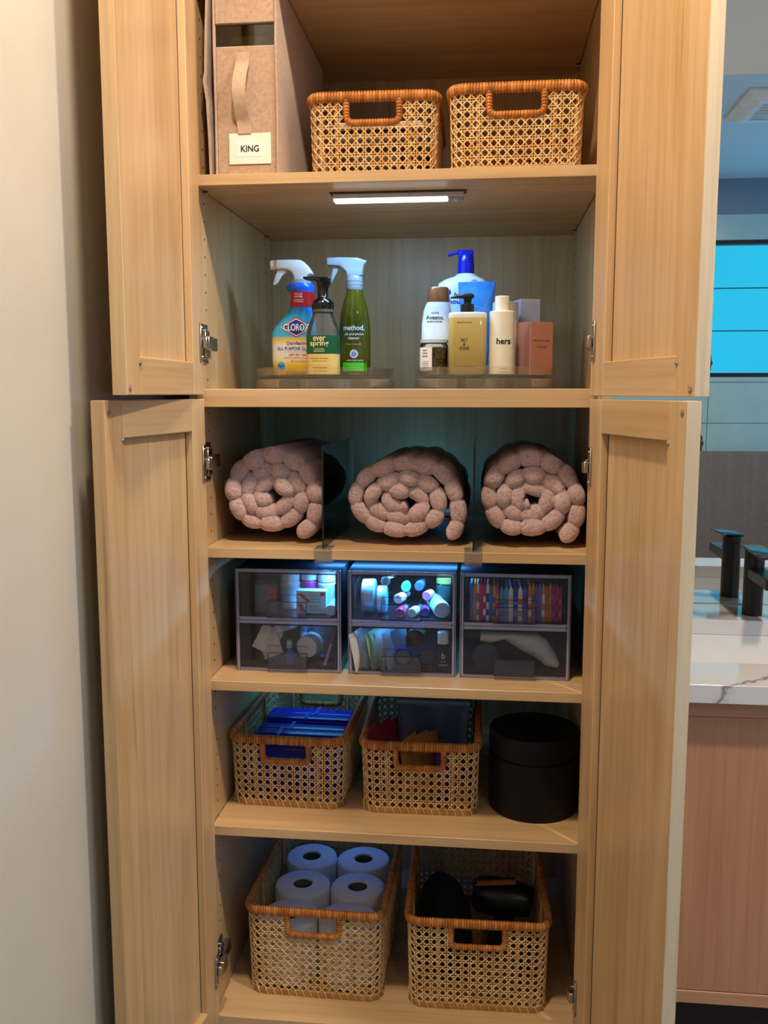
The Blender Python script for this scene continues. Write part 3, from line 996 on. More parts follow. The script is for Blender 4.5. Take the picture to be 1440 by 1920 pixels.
# ------------------------------------------------------------------ LED bars
def ledbar(label, loc, rgb, watts, strength, tag_, dcol=(.80, .93, 1.0), tilt=0):
    t = thing('led_light_bar', label, 'light', loc)
    MB().box(-.128, .124, 0, .028, -.0030, 0, .0008).build('mount_strip', plain('led_mount_dark', '#3a332e', .5), t)
    MB().box(-.122, .119, .001, .027, -.012, -.003, .0012).build('housing', plain('led_aluminium', '#c3c7ca', .35, .3), t)
    MB().box(-.121, .090, .0016, .0265, -.0165, -.0085, .0015).build('diffuser', emit('led_diffuser_' + tag_, dcol, strength), t)
    MB().box(.0905, .1185, .002, .026, -.0145, -.012, .0008).build('sensor_panel', plain('led_grey_panel', '#8e969c', .4), t)
    MB().lathe([(.0055, 0), (.005, -.003), (.003, -.005), (0, -.0055)], 16, (.106, .013, -.0145), cap1=False).build('sensor', plain('sensor_dome', '#aeb8c2', .25), t, 50)
    ld = bpy.data.lights.new('led_lamp', 'AREA'); ld.shape = 'RECTANGLE'; ld.size = .20; ld.size_y = .022; ld.energy = watts; ld.color = rgb
    lo = bpy.data.objects.new('led_lamp', ld); COL.objects.link(lo); lo.parent = t; lo.location = (-.016, .013, -.018); lo.rotation_euler = (R(tilt), 0, 0)
    return t
ledbar('lit white LED light bar under the top shelf', (-.003, .090, ZA - .019), LED_RGB, LED_W, 2.6, 'upper', tilt=22)
ledbar('blue LED light bar under the towel shelf above the middle drawers', (.005, .128, ZC - .019), LED2_RGB, LED2_W, 3, 'lower', (.04, .42, .95)).scale = (1.4, 1, 1)
ledbar('added unseen blue LED light bar at the back of the drawer shelf underside above the middle baskets', (-.20, .43, ZD - .019), LED2_RGB, UNSEEN_LED_W * 2.2, 2, 'third', (.04, .42, .95))  # unseen bar, added for the blue glow at the basket back
ledbar('added unseen blue LED light bar at the back under the shelf above the toilet rolls', (-.14, .46, ZE - .019), UNSEEN_LED_RGB, UNSEEN_LED_W, 2, 'fourth', (.04, .42, .95))  # unseen bar, added to turn the back rolls blue
lb_ = ledbar('added unseen blue LED light bar lying on the shelf behind the rolled towels', (.03, .512, ZC + .0005), LED2_RGB, ADDED_LED_W, .35, 'fifth', (.04, .42, .95))  # made-up bar, added to wash the wall behind the towels blue
lb_.rotation_euler = (R(180), 0, 0)
lb_.scale = (.55, 1, 1)

# ------------------------------------------------------------------ turntables
def turntable(label, loc, rad):
    t = thing('turntable', label, 'turntable', loc, 0, 'clear turntables')
    MB().lathe([(.0, .020), (rad - .004, .020), (rad - .002, .022), (rad, .040), (rad - .003, .040), (rad - .0055, .0255), (0, .0255)], 64, cap0=False, cap1=False).build('tray', ACRYLW, t, 35)
    MB().lathe([(rad - .003, .0), (rad, .001), (rad, .0175), (rad - .003, .0185), (rad - .004, .0165), (rad - .004, .002)], 64, cap0=False, cap1=False).build('base_ring', ACRYLW, t, 35)
    MB().lathe([(.055, .001), (.055, .019), (0.05, .019), (.05, .001)], 40, cap0=False, cap1=False).build('bearing', clear('bearing_plastic', (.8, .8, .8), 1., .1, .3, (.6, .6, .6)), t, 35)
    return t
TT1 = turntable('clear turntable under the spray bottles', (-.159, .19, ZB + .0005), .139)
TT2 = turntable('clear turntable under the lotion bottles and perfume box', (.159, .17, ZB + .0005), .136)
ZT = ZB + .0005 + .0257

# ------------------------------------------------------------------ bottles, left turntable
def sprayer(t, col, y=0.0, flip=1):
    pass
# 1. blue and yellow spray cleaner
bt1 = thing('spray_bottle', 'blue and yellow cleaner spray bottle with white trigger head', 'bottle', (-.2195, .185, ZT), R(4))
body = MB().sloft([(0, 0, 0, .074, .050, 3.2), (.004, 0, 0, .083, .056, 3.2), (.03, 0, 0, .087, .058, 3.0), (.07, 0, 0, .088, .058, 2.8), (.083, .000, 0, .088, .058, 2.7),
                   (.095, .003, 0, .082, .057, 2.6), (.110, .009, 0, .068, .054, 2.5), (.122, .014, 0, .056, .050, 2.3), (.133, .017, 0, .049, .047, 2.1), (.150, .0175, 0, .046, .045, 2),
                   (.163, .0165, 0, .046, .046, 2), (.168, .014, 0, .055, .050, 2), (.175, .0135, 0, .056, .050, 2), (.180, .014, 0, .048, .044, 2), (.181, .014, 0, .03, .03, 2)], 48)
body.build('body', zgrad('cleaner_print', [(0, '#f2c200'), (.022, '#f0cf2e'), (.034, '#e9e4d2'), (.060, '#e8e6de'), (.070, '#e7c53a'), (.078, '#3fb0dd'), (.115, '#2b9fd6'), (.140, '#1a74e0'), (.181, '#1267e8')], .22), bt1, 50)
RED = plain('red_print', '#c4161c', .35)
bd_ = MB().sloft([(.1345, .0172, 0, .0500, .0480, 2.1), (.150, .0175, 0, .0470, .0460, 2), (.1635, .0165, 0, .0478, .0476, 2)], 48, False, False)
bd_.build('neck_band', RED, bt1, 50)
BLUE = plain('navy_blue_print', '#1c2f9c', .35)
def hexa(cx, cz, w, h):
    n = 5; top = [(-w / 2 + w * i / (2 * n), h / 2 * i / n) for i in range(2 * n + 1) if i <= n] + [(w * i / (2 * n), h / 2 * (1 - i / n)) for i in range(1, n + 1)]
    bot = [(x, -z) for x, z in top[1:-1]][::-1]
    pts = [(cx + x, cz + z * .96) for x, z in top + bot]
    vs = [(cx, cz)] + pts
    return vs, [(0, i + 1, (i + 1) % len(pts) + 1) for i in range(len(pts))]
decal('logo_border', [hexa(.008, .094, .069, .041)], body, RED, bt1, .0004)
decal('logo_white', [hexa(.008, .094, .063, .036)], body, WHITE, bt1, .0007)
decal('logo_field', [hexa(.008, .094, .058, .032)], body, BLUE, bt1, .0010)
decal('lettering', [word('CLOROX', .008, .094, .050, .0135, .018)], body, WHITE, bt1, .0014, 'white logo lettering')
decal('lettering', [word('Disinfecting', .010, .0625, .042, None, .01), word('ALL PURPOSE CLEANER', .010, .0530, .080, .0062, .012), rectp(-.016, .03, .0465, .0468)], body, BLUE, bt1, .0006, 'navy lettering')
decal('lettering', [word('safe for use', .010, .0415, .034, .0046, .02), word('around pantry, garage', .008, .0350, .050, .0046), word('& nutrient', .012, .0290, .030, .0042)], body, plain('pink_print', '#c85a6a', .4), bt1, .0006, 'red lettering')
decal('badge', [discp(-.023, .0185, .0085)], body, plain('sky_badge', '#4aa6e0', .35), bt1, .0006, 'round blue badge')
decal('lettering', [word('BLEACH', -.023, .0200, .012, .0026, .03), word('FREE', -.023, .0165, .008, .0026, .03)], body, BLUE, bt1, .0010)
decal('lettering', [word('KILLS', .012, .1590, .016, .0034, .02), word('99.9%', .012, .1535, .017, .0040, .03)] + lines(.012, .1475, .026, 2, .0035, .0013, 3), bd_, WHITE, bt1, .0005)
decal('lettering', lines(.005, .0070, .05, 2, .004, .0016, 8), body, plain('grey_print', '#7d7a55', .5), bt1, .0006)
MB().sloft([(.180, .014, 0, .042, .040, 2), (.187, .014, 0, .040, .038, 2), (.1885, .0125, 0, .03, .03, 2)], 30).build('collar', clear('frosted_collar', (.75, .8, .85), 1, .2, .5, (.7, .75, .8)), bt1, 50)
hd = [(-.034, .2255), (-.004, .2260), (.014, .2255), (.022, .2215), (.031, .213), (.037, .204), (.040, .1985), (.029, .1965), (.0255, .1925), (.0255, .1860), (.003, .1860), (.001, .196), (-.003, .203), (-.009, .2065), (-.018, .2080), (-.034, .2085)]
MB().rprism(hd, -.012, .012, .003, 2).build('spray_head', WHITE, bt1, 50)
MB().lathe([(.0095, 0), (.0090, .011), (.0, .011)], 20, (-.0355 - .009, 0, .2165), 'x', cap1=False).build('nozzle', plain('ivory_plastic', '#e3dccf', .35), bt1, 40)
MB().rprism([(-.031, .207), (-.018, .207), (-.012, .2035), (-.022, .196), (-.032, .181), (-.0385, .1765), (-.041, .179), (-.036, .195)], -.006, .006, .002).build('trigger', WHITE, bt1, 50)

# 2. foaming soap
bt2 = thing('soap_bottle', 'clear foaming soap bottle with black pump and green and yellow label', 'bottle', (-.1525, .135, ZT), R(2))
body2 = MB().sloft([(0, 0, 0, .056, .046, 2.8), (.003, 0, 0, .0625, .050, 2.8), (.03, 0, 0, .064, .052, 2.6), (.075, 0, 0, .064, .052, 2.5), (.088, 0, 0, .060, .050, 2.4), (.102, 0, 0, .051, .045, 2.2), (.115, 0, 0, .041, .039, 2), (.122, 0, 0, .038, .037, 2)], 44)
body2.build('body', clear('clear_soap_bottle', (.90, .93, .92), 1.3, .03, .05, (.75, .8, .8)), bt2, 50)
lg = MB().sloft([(.0405, 0, 0, .0646, .0526, 2.6), (.0755, 0, 0, .0646, .0526, 2.5)], 44, False, False)
lg.build('label_upper', plain('bottle_green', '#0d5b33', .4), bt2, 50)
ly = MB().sloft([(.002, 0, 0, .0632, .0508, 2.8), (.0405, 0, 0, .0646, .0526, 2.6)], 44, False, False)
ly.build('label_lower', plain('butter_yellow', '#ecd079', .45), bt2, 50)
decal('lettering', [word('ever', -.004, .0690, .024, .0085, .018), word('spring', -.004, .0592, .036, .0125, .018)] + lines(-.004, .0500, .024, 3, .0025, .0010, 4), lg, plain('cream_print', '#f0e4b0', .5), bt2, .0005, 'cream lettering')
decal('lettering', [word('Mandarin & Ginger', -.004, .0320, .034, .0036), word('foaming hand soap', -.004, .0272, .028, .0030), rectp(-.026, .022, .0185, .0188), word('10 FL OZ (300 mL)', -.003, .0080, .026, .0026)] + lines(-.003, .0145, .03, 1, .003, .0012, 6), ly, plain('brown_print', '#6f5a24', .5), bt2, .0005)
MB().lathe([(.0215, .120), (.0215, .125)], 32).build('seal_ring', plain('grey_ring', '#5a5652', .4), bt2, 40)
MB().lathe([(.0212, .125), (.0215, .134), (.0195, .141), (.013, .147), (.0105, .150), (.0105, .172)], 32).build('pump_collar', BLACKG, bt2, 50)
MB().rprism([(.0155, .186), (-.006, .186), (-.037, .1870), (-.0375, .1835), (-.030, .1805), (-.011, .178), (-.0095, .166), (.0115, .166), (.0125, .173), (.0155, .175)], -.0115, .0115, .0025).build('pump_head', BLACKG, bt2, 50)

# 3. green spray bottle
bt3 = thing('spray_bottle', 'tall olive green spray bottle with translucent trigger head', 'bottle', (-.1035, .225, ZT), R(-3), None)
gm, nt_, out_ = newmat('green_liquid_bottle')
_p = principled(nt_, out_, ramp(nt_, noise(nt_, 14, 2, objcoord(nt_)).outputs['Fac'], [(.3, '#55540a'), (.7, '#726e12')]), .06, 0, Transmission_Weight=.35, IOR=1.35, Coat_Weight=.6, Coat_Roughness=.02)
body3 = MB().sloft([(0, 0, 0, .058, .050, 2.4), (.003, 0, 0, .063, .054, 2.4), (.05, 0, 0, .065, .056, 2.3), (.09, 0, 0, .064, .055, 2.3), (.115, 0, 0, .060, .052, 2.2), (.135, 0, 0, .053, .047, 2.1), (.152, 0, 0, .043, .040, 2), (.163, 0, 0, .035, .034, 2), (.171, 0, 0, .030, .030, 2)], 44)
body3.build('body', gm, bt3, 50)
decal('lettering', [word('method.', .003, .0955, .042, .0105, .016), word('all-purpose', .003, .0825, .038, .0066, .006), word('cleaner', .003, .0752, .023, .0056, .006)], body3, WHITE, bt3, .0005, 'white lettering')
decal('lettering', [word('lime + sea salt', .003, .0635, .029, .0034), word('28 FL OZ (828 mL)', .004, .0040, .022, .0026)], body3, plain('pale_green_print', '#b9c98a', .5), bt3, .0005)
decal('badge', [discp(.0035, .0440, .0085)], body3, plain('lilac_badge', '#b9c6e8', .4), bt3, .0005, 'round pale badge')
decal('badge_mark', [ringp(.0035, .0440, .0035, .0045)] + lines(.0035, .045, .006, 2, .003, .001, 2), body3, plain('badge_blue', '#5a6fb8', .4), bt3, .0009)
decal('lettering', [word('nature meets science', .005, .0315, .032, .0030)], body3, WHITE, bt3, .0005)
decal('green_panel', [rectp(-.020, .027, .0095, .0270)], body3, plain('bright_green_label', '#35c21f', .4), bt3, .0004, 'bright green label panel')
decal('lettering', [word('clean & powerful', .005, .0230, .030, .0026), ] + lines(.005, .0175, .03, 2, .0040, .0011, 9), body3, plain('lime_print', '#aef09a', .4), bt3, .0008)
SPR = clear('translucent_sprayer', (.72, .84, .95), 1.2, .15, .42, (.72, .86, .98))
MB().lathe([(.0155, .170), (.0170, .172), (.0170, .178), (.0160, .179), (.0170, .180), (.0170, .186), (.0160, .187), (.0170, .188), (.0165, .197), (.015, .199)], 30).build('screw_collar', SPR, bt3, 40)
MB().rprism([(-.055, .2345), (-.030, .2350), (.008, .2335), (.0275, .2265), (.0205, .2195), (.0175, .209), (.0170, .198), (-.0155, .198), (-.014, .204), (-.020, .2115), (-.028, .2175), (-.040, .2190), (-.055, .2195)], -.012, .012, .0025).build('spray_head', SPR, bt3, 50)
MB().rprism([(-.043, .219), (-.034, .218), (-.031, .213), (-.039, .199), (-.047, .184), (-.052, .179), (-.0535, .181), (-.047, .200)], -.005, .005, .0018).build('trigger', SPR, bt3, 50)

# ------------------------------------------------------------------ right turntable
# shampoo with blue pump
b4 = thing('shampoo_bottle', 'tall white shampoo bottle with royal blue pump', 'bottle', (.110, .262, ZT), R(3))
HSW = plain('shampoo_white', '#dfe8f2', .25)
body4 = MB().sloft([(0, 0, 0, .088, .055, 3.4), (.004, 0, 0, .094, .060, 3.4), (.10, 0, 0, .099, .062, 3.2), (.170, .000, 0, .102, .062, 3.2), (.185, .002, 0, .098, .060, 3.0), (.193, .006, 0, .080, .052, 2.6), (.199, .008, 0, .048, .042, 2.1), (.204, .008, 0, .036, .036, 2)], 44)
body4.build('body', HSW, b4, 50)
ROYAL = plain('royal_blue_plastic', '#0b1fb4', .22)
MB().lathe([(.0165, .203), (.0165, .225), (.0155, .226), (.0155, .240), (.0145, .242)], 30, (.008, 0, 0)).build('pump_collar', ROYAL, b4, 40)
MB().rprism([(.023, .240), (.0225, .249), (.018, .251), (-.003, .251), (-.020, .2475), (-.029, .2425), (-.0295, .2400), (-.024, .2395), (-.010, .2440), (-.007, .2420), (-.006, .236), (.022, .236)], -.010, .010, .002).build('pump_head', ROYAL, b4, 50)
decal('emblem', [ringp(-.0290, .1655, .0030, .0068), discp(-.0290, .1655, .0016)], body4, BLUE, b4, .0005, 'round navy emblem')
decal('lettering', [word('head &', -.0165, .1605, .036, .0095, .02, .15, True), word('shoulders', -.034, .1475, .062, .0095, .02, .15, True)], body4, BLUE, b4, .0005, 'navy lettering')
decal('badge', [ringp(.0245, .1835, .0058, .0068)], body4, BLUE, b4, .0005)
decal('lettering', [word('7', .0245, .1845, None, .0065, .02), rectp(.020, .029, .1795, .1800), word('4', -.0280, .1070, None, .009, .04), word('ADVANCED', -.0190, .1130, .040, .0055, .03, 0, True), word('SCALP CARE', -.0190, .1050, .040, .0055, .03, 0, True), word('with zinc', -.019, .0965, .026, .0040, 0, 0, True)], body4, BLUE, b4, .0005)
# blue tube standing on its cap
b5 = thing('squeeze_tube', 'bright blue squeeze tube standing on its cap behind the amber pump bottle', 'tube', (.1405, .205, ZT), R(-4))
tm, nt_, out_ = newmat('blue_tube_gradient')
principled(nt_, out_, ramp(nt_, noise(nt_, 22, 2, objcoord(nt_)).outputs['Fac'], [(.3, '#1f6fd6'), (.6, '#3f97ea'), (.8, '#66b6f4')]), .25)
body5 = MB().sloft([(.022, 0, 0, .046, .040, 2), (.03, 0, 0, .048, .041, 2), (.09, 0, 0, .057, .032, 2), (.14, 0, 0, .066, .018, 2.2), (.170, 0, 0, .072, .006, 3), (.182, 0, 0, .073, .003, 4)], 40)
body5.build('body', tm, b5, 50)
MB().lathe([(.0205, 0), (.0225, .002), (.0225, .021), (.021, .022)], 30).build('cap', WHITE, b5, 40)
decal('emblem', [ringp(-.002, .115, .0190, .0200), ringp(-.002, .115, .0150, .0157)] + lines(.002, .125, .02, 5, .006, .0012, 21), body5, plain('pale_blue_print', '#a9d4f7', .4), b5, .0006, 'pale blue swirl print')
# lotion bottle with copper cap
b6 = thing('lotion_bottle', 'white lotion bottle with copper flip cap behind the granule jar', 'bottle', (.064, .185, ZT), R(4))
body6 = MB().sloft([(0, 0, 0, .052, .036, 2.8), (.003, 0, 0, .057, .040, 2.8), (.07, 0, 0, .060, .041, 2.7), (.10, 0, 0, .059, .040, 2.6), (.125, .001, 0, .054, .037, 2.4), (.138, .0025, 0, .047, .034, 2.2), (.142, .003, 0, .043, .032, 2.1)], 40)
body6.build('body', plain('lotion_white', '#dfe9f0', .3), b6, 50)
COPPER = plain('copper_plastic', '#8d5a3c', .3, .35)
MB().sloft([(.1415, .003, 0, .043, .033, 2.2), (.147, .003, 0, .043, .033, 2.2), (.166, .003, 0, .041, .031, 2.2), (.170, .003, 0, .036, .027, 2.2), (.1705, .003, 0, .02, .015, 2)], 36).build('flip_cap', COPPER, b6, 50)
decal('lettering', [word('ACTIVE', -.004, .1200, .015, .0030, .02), word('Aveeno.', -.004, .1115, .035, .0085, .02)] + lines(-.004, .1035, .036, 1, .003, .0020, 12), body6, plain('slate_print', '#2d3f4e', .5), b6, .0005, 'dark lettering')
# granule jar
b7 = thing('granule_jar', 'short clear jar of golden granules with a white label', 'jar', (.062, .130, ZT), 0)
body7 = MB().lathe([(.024, 0), (.0262, .003), (.0265, .056), (.024, .060)], 36)
body7.build('body', clear('jar_glass', (.95, .96, .95), 1.2), b7, 40)
gr, nt_, out_ = newmat('golden_granules')
vo = N(nt_, 'TexVoronoi'); vo.inputs['Scale'].default_value = 420
nt_.links.new(objcoord(nt_), vo.inputs['Vector'])
principled(nt_, out_, ramp(nt_, vo.outputs['Color'], [(.1, '#5f4a17'), (.45, '#9a7b2e'), (.8, '#d8bd76')]), .5, 0, vo.outputs['Distance'], .002, 1.0)
MB().lathe([(.0235, .002), (.025, .004), (.0252, .050), (.020, .053), (0, .054)], 36, cap1=False).build('granules', gr, b7, 50)
MB().lathe([(.0255, .060), (.0265, .061), (.0265, .0665), (.025, .0675)], 36).build('lid', clear('white_lid', (.9, .94, .97), 1, .2, .6, (.85, .9, .95)), b7, 40)
lb = MB(); rings = []
for i in range(17):
    a = R(185 + 80 * i / 16); rings.append([(.0268 * math.cos(a), .0268 * math.sin(a), .008), (.0268 * math.cos(a), .0268 * math.sin(a), .052)])
lb.loops(rings, False, False, False).build('paper_label', PAPER, b7, 50)
decal('lettering', lines(-.016, .046, .012, 3, .0055, .0020, 31) + lines(-.015, .025, .016, 5, .0034, .0009, 32), lb, INK, b7, .0004)
# amber pump bottle
b8 = thing('pump_bottle', 'pale amber rectangular pump bottle with black pump', 'bottle', (.125, .118, ZT), R(3))
body8 = MB().sloft([(0, 0, 0, .066, .034, 6), (.0025, 0, 0, .0705, .037, 6), (.06, 0, 0, .0715, .038, 6), (.112, 0, 0, .0715, .038, 6), (.115, 0, 0, .068, .035, 6), (.116, 0, 0, .05, .03, 5)], 48)
am, nt_, out_ = newmat('amber_soap_bottle')
tc = N(nt_, 'TexCoord'); sp = N(nt_, 'SeparateXYZ'); nt_.links.new(tc.outputs['Object'], sp.inputs[0])
dv = N(nt_, 'Math', operation='DIVIDE'); dv.inputs[1].default_value = .116; nt_.links.new(sp.outputs['Z'], dv.inputs[0])
principled(nt_, out_, ramp(nt_, dv.outputs[0], [(0, '#b9a45a'), (.895, '#c4b06a'), (.93, '#d9dad0'), (1, '#dfe2dd')]), .12, 0, Transmission_Weight=.12, Coat_Weight=.4)
body8.build('body', am, b8, 50)
decal('lettering', [word('SALT', -.006, .0645, .0125, .0060, .01), word('&', -.006, .0565, None, .0052, .01), word('STONE', -.006, .0492, .0175, .0060, .01), word('BERGAMOT & HINOKI', -.006, .0965, .028, .0028), word('GEL DE CORPS | 450 ML', -.006, .0150, .036, .0030)], body8, plain('dark_olive_print', '#2f2a18', .5), b8, .0005, 'dark lettering')
MB().lathe([(.0125, .115), (.0125, .130), (.0115, .131), (.007, .132), (.007, .143)], 28, (0, 0, 0)).build('pump_collar', BLACKM, b8, 40)
MB().rprism([(.012, .143), (.0125, .1475), (.008, .1505), (-.006, .1505), (-.018, .1475), (-.032, .1440), (-.0325, .1420), (-.018, .1420), (-.008, .1420), (-.0075, .136), (.0075, .136), (.0075, .142)], -.008, .008, .0018).build('pump_head', BLACKM, b8, 50)
# cream cylinder bottle and one behind it
def cylbottle(name, label, loc, r, h, rc, hc, mat, letter=None, rz=0):
    t = thing(name, label, 'bottle', loc, rz)
    b = MB().lathe([(r - .002, 0), (r, .002), (r, h - .002), (r - .002, h)], 36)
    b.build('body', mat, t, 40)
    MB().lathe([(rc, h), (rc, h + hc - .0015), (rc - .0015, h + hc)], 32).build('cap', mat, t, 40)
    if letter: decal('lettering', letter, b, INK, t, .0005, 'black lettering')
    return t
CREAM = plain('cream_plastic', '#e6e3d2', .35, var=.02)
cylbottle('lotion_bottle', 'slim cream cylinder bottle with black lettering in front of the rose box', (.1895, .122, ZT), .0238, .118, .0137, .0275, CREAM,
          [word('hers', .003, .062, .0260, .0115, .026), word('shampoo', .003, .0110, .012, .0026), word('6.7 FL OZ 200 mL', .003, .0050, .019, .0020)])
cylbottle('lotion_bottle', 'second cream bottle standing half hidden behind the slim cream bottle', (.196, .185, ZT), .0245, .110, .0242, .0300, plain('cream_plastic_warm', '#e0dccd', .35, var=.02))
# rose perfume carton and a white carton behind
b10 = thing('perfume_box', 'metallic rose perfume carton standing on edge', 'box', (.2500, .178, ZT), R(35))
ROSE = plain('rose_foil', '#c78d7c', .28, .55, var=.05, vscale=8)
bx = MB().box(-.0275, .0275, -.0275, .0275, 0, .1005, .0012)
bx.build('carton', ROSE, b10, 30)
decal('lettering', [word('RALPH LAUREN', .0, .0655, .040, .0036), word('ROMANCE', .0, .0535, .0225, .0036)], bx, plain('rose_dark_print', '#5f352c', .4), b10, .0004, 'dark lettering')
b11 = thing('small_carton', 'small white carton on the back of the turntable behind the rose box', 'box', (.240, .245, ZT), R(16))
MB().box(-.021, .021, -.021, .021, 0, .150, .001).build('carton', plain('pale_lilac_card', '#cfcad6', .35), b11, 30)

# ------------------------------------------------------------------ rolled towels
def roll(label, cx, rx, rz, yf, depth, turns, th, seed, th0, tail=.03, squash=1.0):
    rnd = random.Random(seed)
    t = thing('rolled_towel', label, 'towel', (cx, yf, ZC), 0, 'rolled pink towels')
    pts = []
    n = 520
    Rm = min(rx, rz)
    for i in range(n + 1):
        k = i / n
        th_ = R(th0) + 2 * math.pi * turns * k
        r = 1 - (1 - .13) * k ** .92
        wob = 1 + .018 * math.sin(3 * th_ + seed) + .012 * math.sin(5 * th_ + 2.1 * seed)
        x = rx * r * math.cos(th_) * wob
        z = rz * r * math.sin(th_) * wob * (1 - (1 - squash) * k)
        if i < 40:                                     # loose outer end drops to the shelf
            q = (1 - i / 40) ** 2
            z -= tail * q; x += tail * .25 * q
        pts.append((x, z))
    off = -min(p[1] for p in pts) + th * .40
    cum = [0]
    for a, b in zip(pts, pts[1:]): cum.append(cum[-1] + math.hypot(b[0] - a[0], b[1] - a[1]))
    L = .0385
    # resample evenly
    m = int(cum[-1] / .0022)
    res = []
    j = 0
    for i in range(m + 1):
        s = cum[-1] * i / m
        while j < n - 1 and cum[j + 1] < s: j += 1
        k = (s - cum[j]) / max(1e-9, cum[j + 1] - cum[j])
        res.append((pts[j][0] + (pts[j + 1][0] - pts[j][0]) * k, pts[j][1] + (pts[j + 1][1] - pts[j][1]) * k, s))
    jit = [rnd.uniform(-.006, .005) for _ in range(200)]
    fat = [rnd.uniform(.92, 1.08) for _ in range(200)]
    rings = []
    ys = [0, .0] 
    for i, (x, z, s) in enumerate(res):
        a = res[max(0, i - 2)]; b = res[min(m, i + 2)]
        tx, tz = b[0] - a[0], b[1] - a[1]
        l = math.hypot(tx, tz) or 1
        nx, nz = tz / l, -tx / l                        # outward-ish normal
        bi = int(s / L); fr = s / L - bi
        bul = max(0, math.sin(math.pi * fr)) ** .40
        tt = th * (.64 + .36 * bul) * fat[bi]
        e = max(0, min(1, min(s, cum[-1] - s) / .012)); tt *= .45 + .55 * math.sqrt(e)
        y0 = jit[bi] * bul + (1 - bul) * .007
        prof = []
        for q in range(9):
            ph = -math.pi / 2 + math.pi * q / 8
            prof.append((tt / 2 * math.sin(ph), y0 + .013 * (1 - math.cos(ph))))
        prof = [(-tt / 2, depth), (-tt / 2, depth * .5), (-tt / 2, .05)] + prof + [(tt / 2, .05), (tt / 2, depth * .5), (tt / 2, depth)]
        rings.append([(x + nx * o + .002 * math.sin(y * 31 + s * 40), y, z + off + nz * o + .0012 * math.sin(y * 45 + s * 90)) for o, y in prof])
    mb = MB()
    mb.loops(rings, True, True)
    mb.build('terry_roll', TOWEL, t, 180)
    return t
roll('rolled pink towel at the left end of the towel shelf', -.2490, .0950, .0840, .072, .40, 2.95, .0325, 3, -58, .010)
roll('rolled pink towel between the two clear dividers', .0060, .1120, .0800, .070, .40, 2.95, .0320, 5, -42, .018, .85)
roll('rolled pink towel at the right end of the towel shelf', .2430, .0950, .0850, .066, .40, 2.95, .0325, 9, -52, .012, .8)

# ------------------------------------------------------------------ shelf dividers
for x, lab in ((-.1345, 'clear shelf divider between the left and middle towels'), (.1425, 'clear shelf divider between the middle and right towels')):
    t = thing('shelf_divider', lab, 'divider', (x, .012, ZC), R(-.5 if x < 0 else .5), 'clear shelf dividers')
    MB().box(-.0012, .0012, .004, .38, .001, .190).build('panel', ACRYL, t)
    MB().box(-.0016, .0016, .002, .0042, .0, .191).build('front_edge', SMOKE, t, label='dark front edge')
    MB().box(-.0013, .0013, .004, .38, .190, .1912).build('top_edge', SMOKE, t, label='dark top edge')
    m = MB()
    m.box(-.016, .016, -.0025, .0, -.0225, .0025, .0006).box(-.016, .016, -.0025, .045, .0005, .0030, .0006).box(-.016, .016, -.004, .045, -.0260, -.0225, .0006)
    m.build('clip', clear('clip_plastic', (.97, .97, .97), .7, .04, .05, (.8, .8, .8)), t)

# ------------------------------------------------------------------ stackable clear drawers
DW_, DH_, DD_ = .2095, .1020, .30
def drawer(label, xc, zb):
    t = thing('clear_drawer', label, 'drawer', (xc, .084, zb), 0, 'stacked clear drawers')
    w, h, d = DW_ / 2, DH_, DD_
    m = MB()
    m.box(-w, -w + .0025, .004, d, 0, h).box(w - .0025, w, .004, d, 0, h).box(-w + .0025, w - .0025, .004, d, 0, .0025).box(-w + .0025, w - .0025, .004, d, h - .0025, h).box(-w + .0025, w - .0025, d - .0025, d, .0025, h - .0025)
    m.build('housing', DRAWC, t)
    m = MB()
    fr = .0075
    m.box(-w, -w + fr, 0, .006, 0, h, .0012).box(w - fr, w, 0, .006, 0, h, .0012).box(-w + fr, w - fr, 0, .006, 0, fr, .0012).box(-w + fr, w - fr, 0, .006, h - fr, h, .0012)
    m.build('housing_rim', DRAWF, t)
    a = w - fr - .0015
    dr = MB().box(-a, a, -.0015, .0015, fr + .001, h - fr - .001, .0006).build('drawer_front', DRAWC, t)
    m = MB()
    for x in (-a, a): m.box(x - .0009, x + .0009, -.0022, .0022, fr + .001, h - fr - .001)
    m.box(-a, a, -.0022, .0022, fr + .0002, fr + .0020).box(-a, a, -.0022, .0022, h - fr - .0016, h - fr - .0002)
    for x in (-w + .0022, w - .0022): m.box(x - .0006, x + .0006, -.0006, .0004, .002, h - .002)
    m.build('front_outline', DRAWL, dr)
    hw_ = .0385; hz = .052
    m = MB().box(-hw_, hw_, -.011, -.0095, .010, .040, .0006).box(-hw_, -hw_ + .0018, -.0105, -.0015, .008, hz).box(hw_ - .0018, hw_, -.0105, -.0015, .008, hz).box(-hw_, hw_, -.0105, -.0015, .008, .0098)
    m.build('pull', clear('pull_plastic', (.975, .975, .99), .35, .05, .03, (.6, .6, .85)), dr)
    m = MB().box(-hw_ - .0004, -hw_ + .0008, -.0115, -.0090, .008, .040).box(hw_ - .0008, hw_ + .0004, -.0115, -.0090, .008, .040).box(-hw_, hw_, -.0115, -.0090, .008, .0096).box(-hw_, hw_, -.0115, -.0092, .0392, .0404)
    m.box(-hw_, hw_, -.003, -.0015, hz, hz + .0008)
    m.build('pull_outline', DRAWL, dr)
    MB().box(-a + .002, a - .002, .003, d - .006, .005, .0065).box(-a + .002, -a + .0035, .003, d - .006, .0065, h * .72).box(a - .0035, a - .002, .003, d - .006, .0065, h * .72).build('tray', DRAWC, dr)
    return t
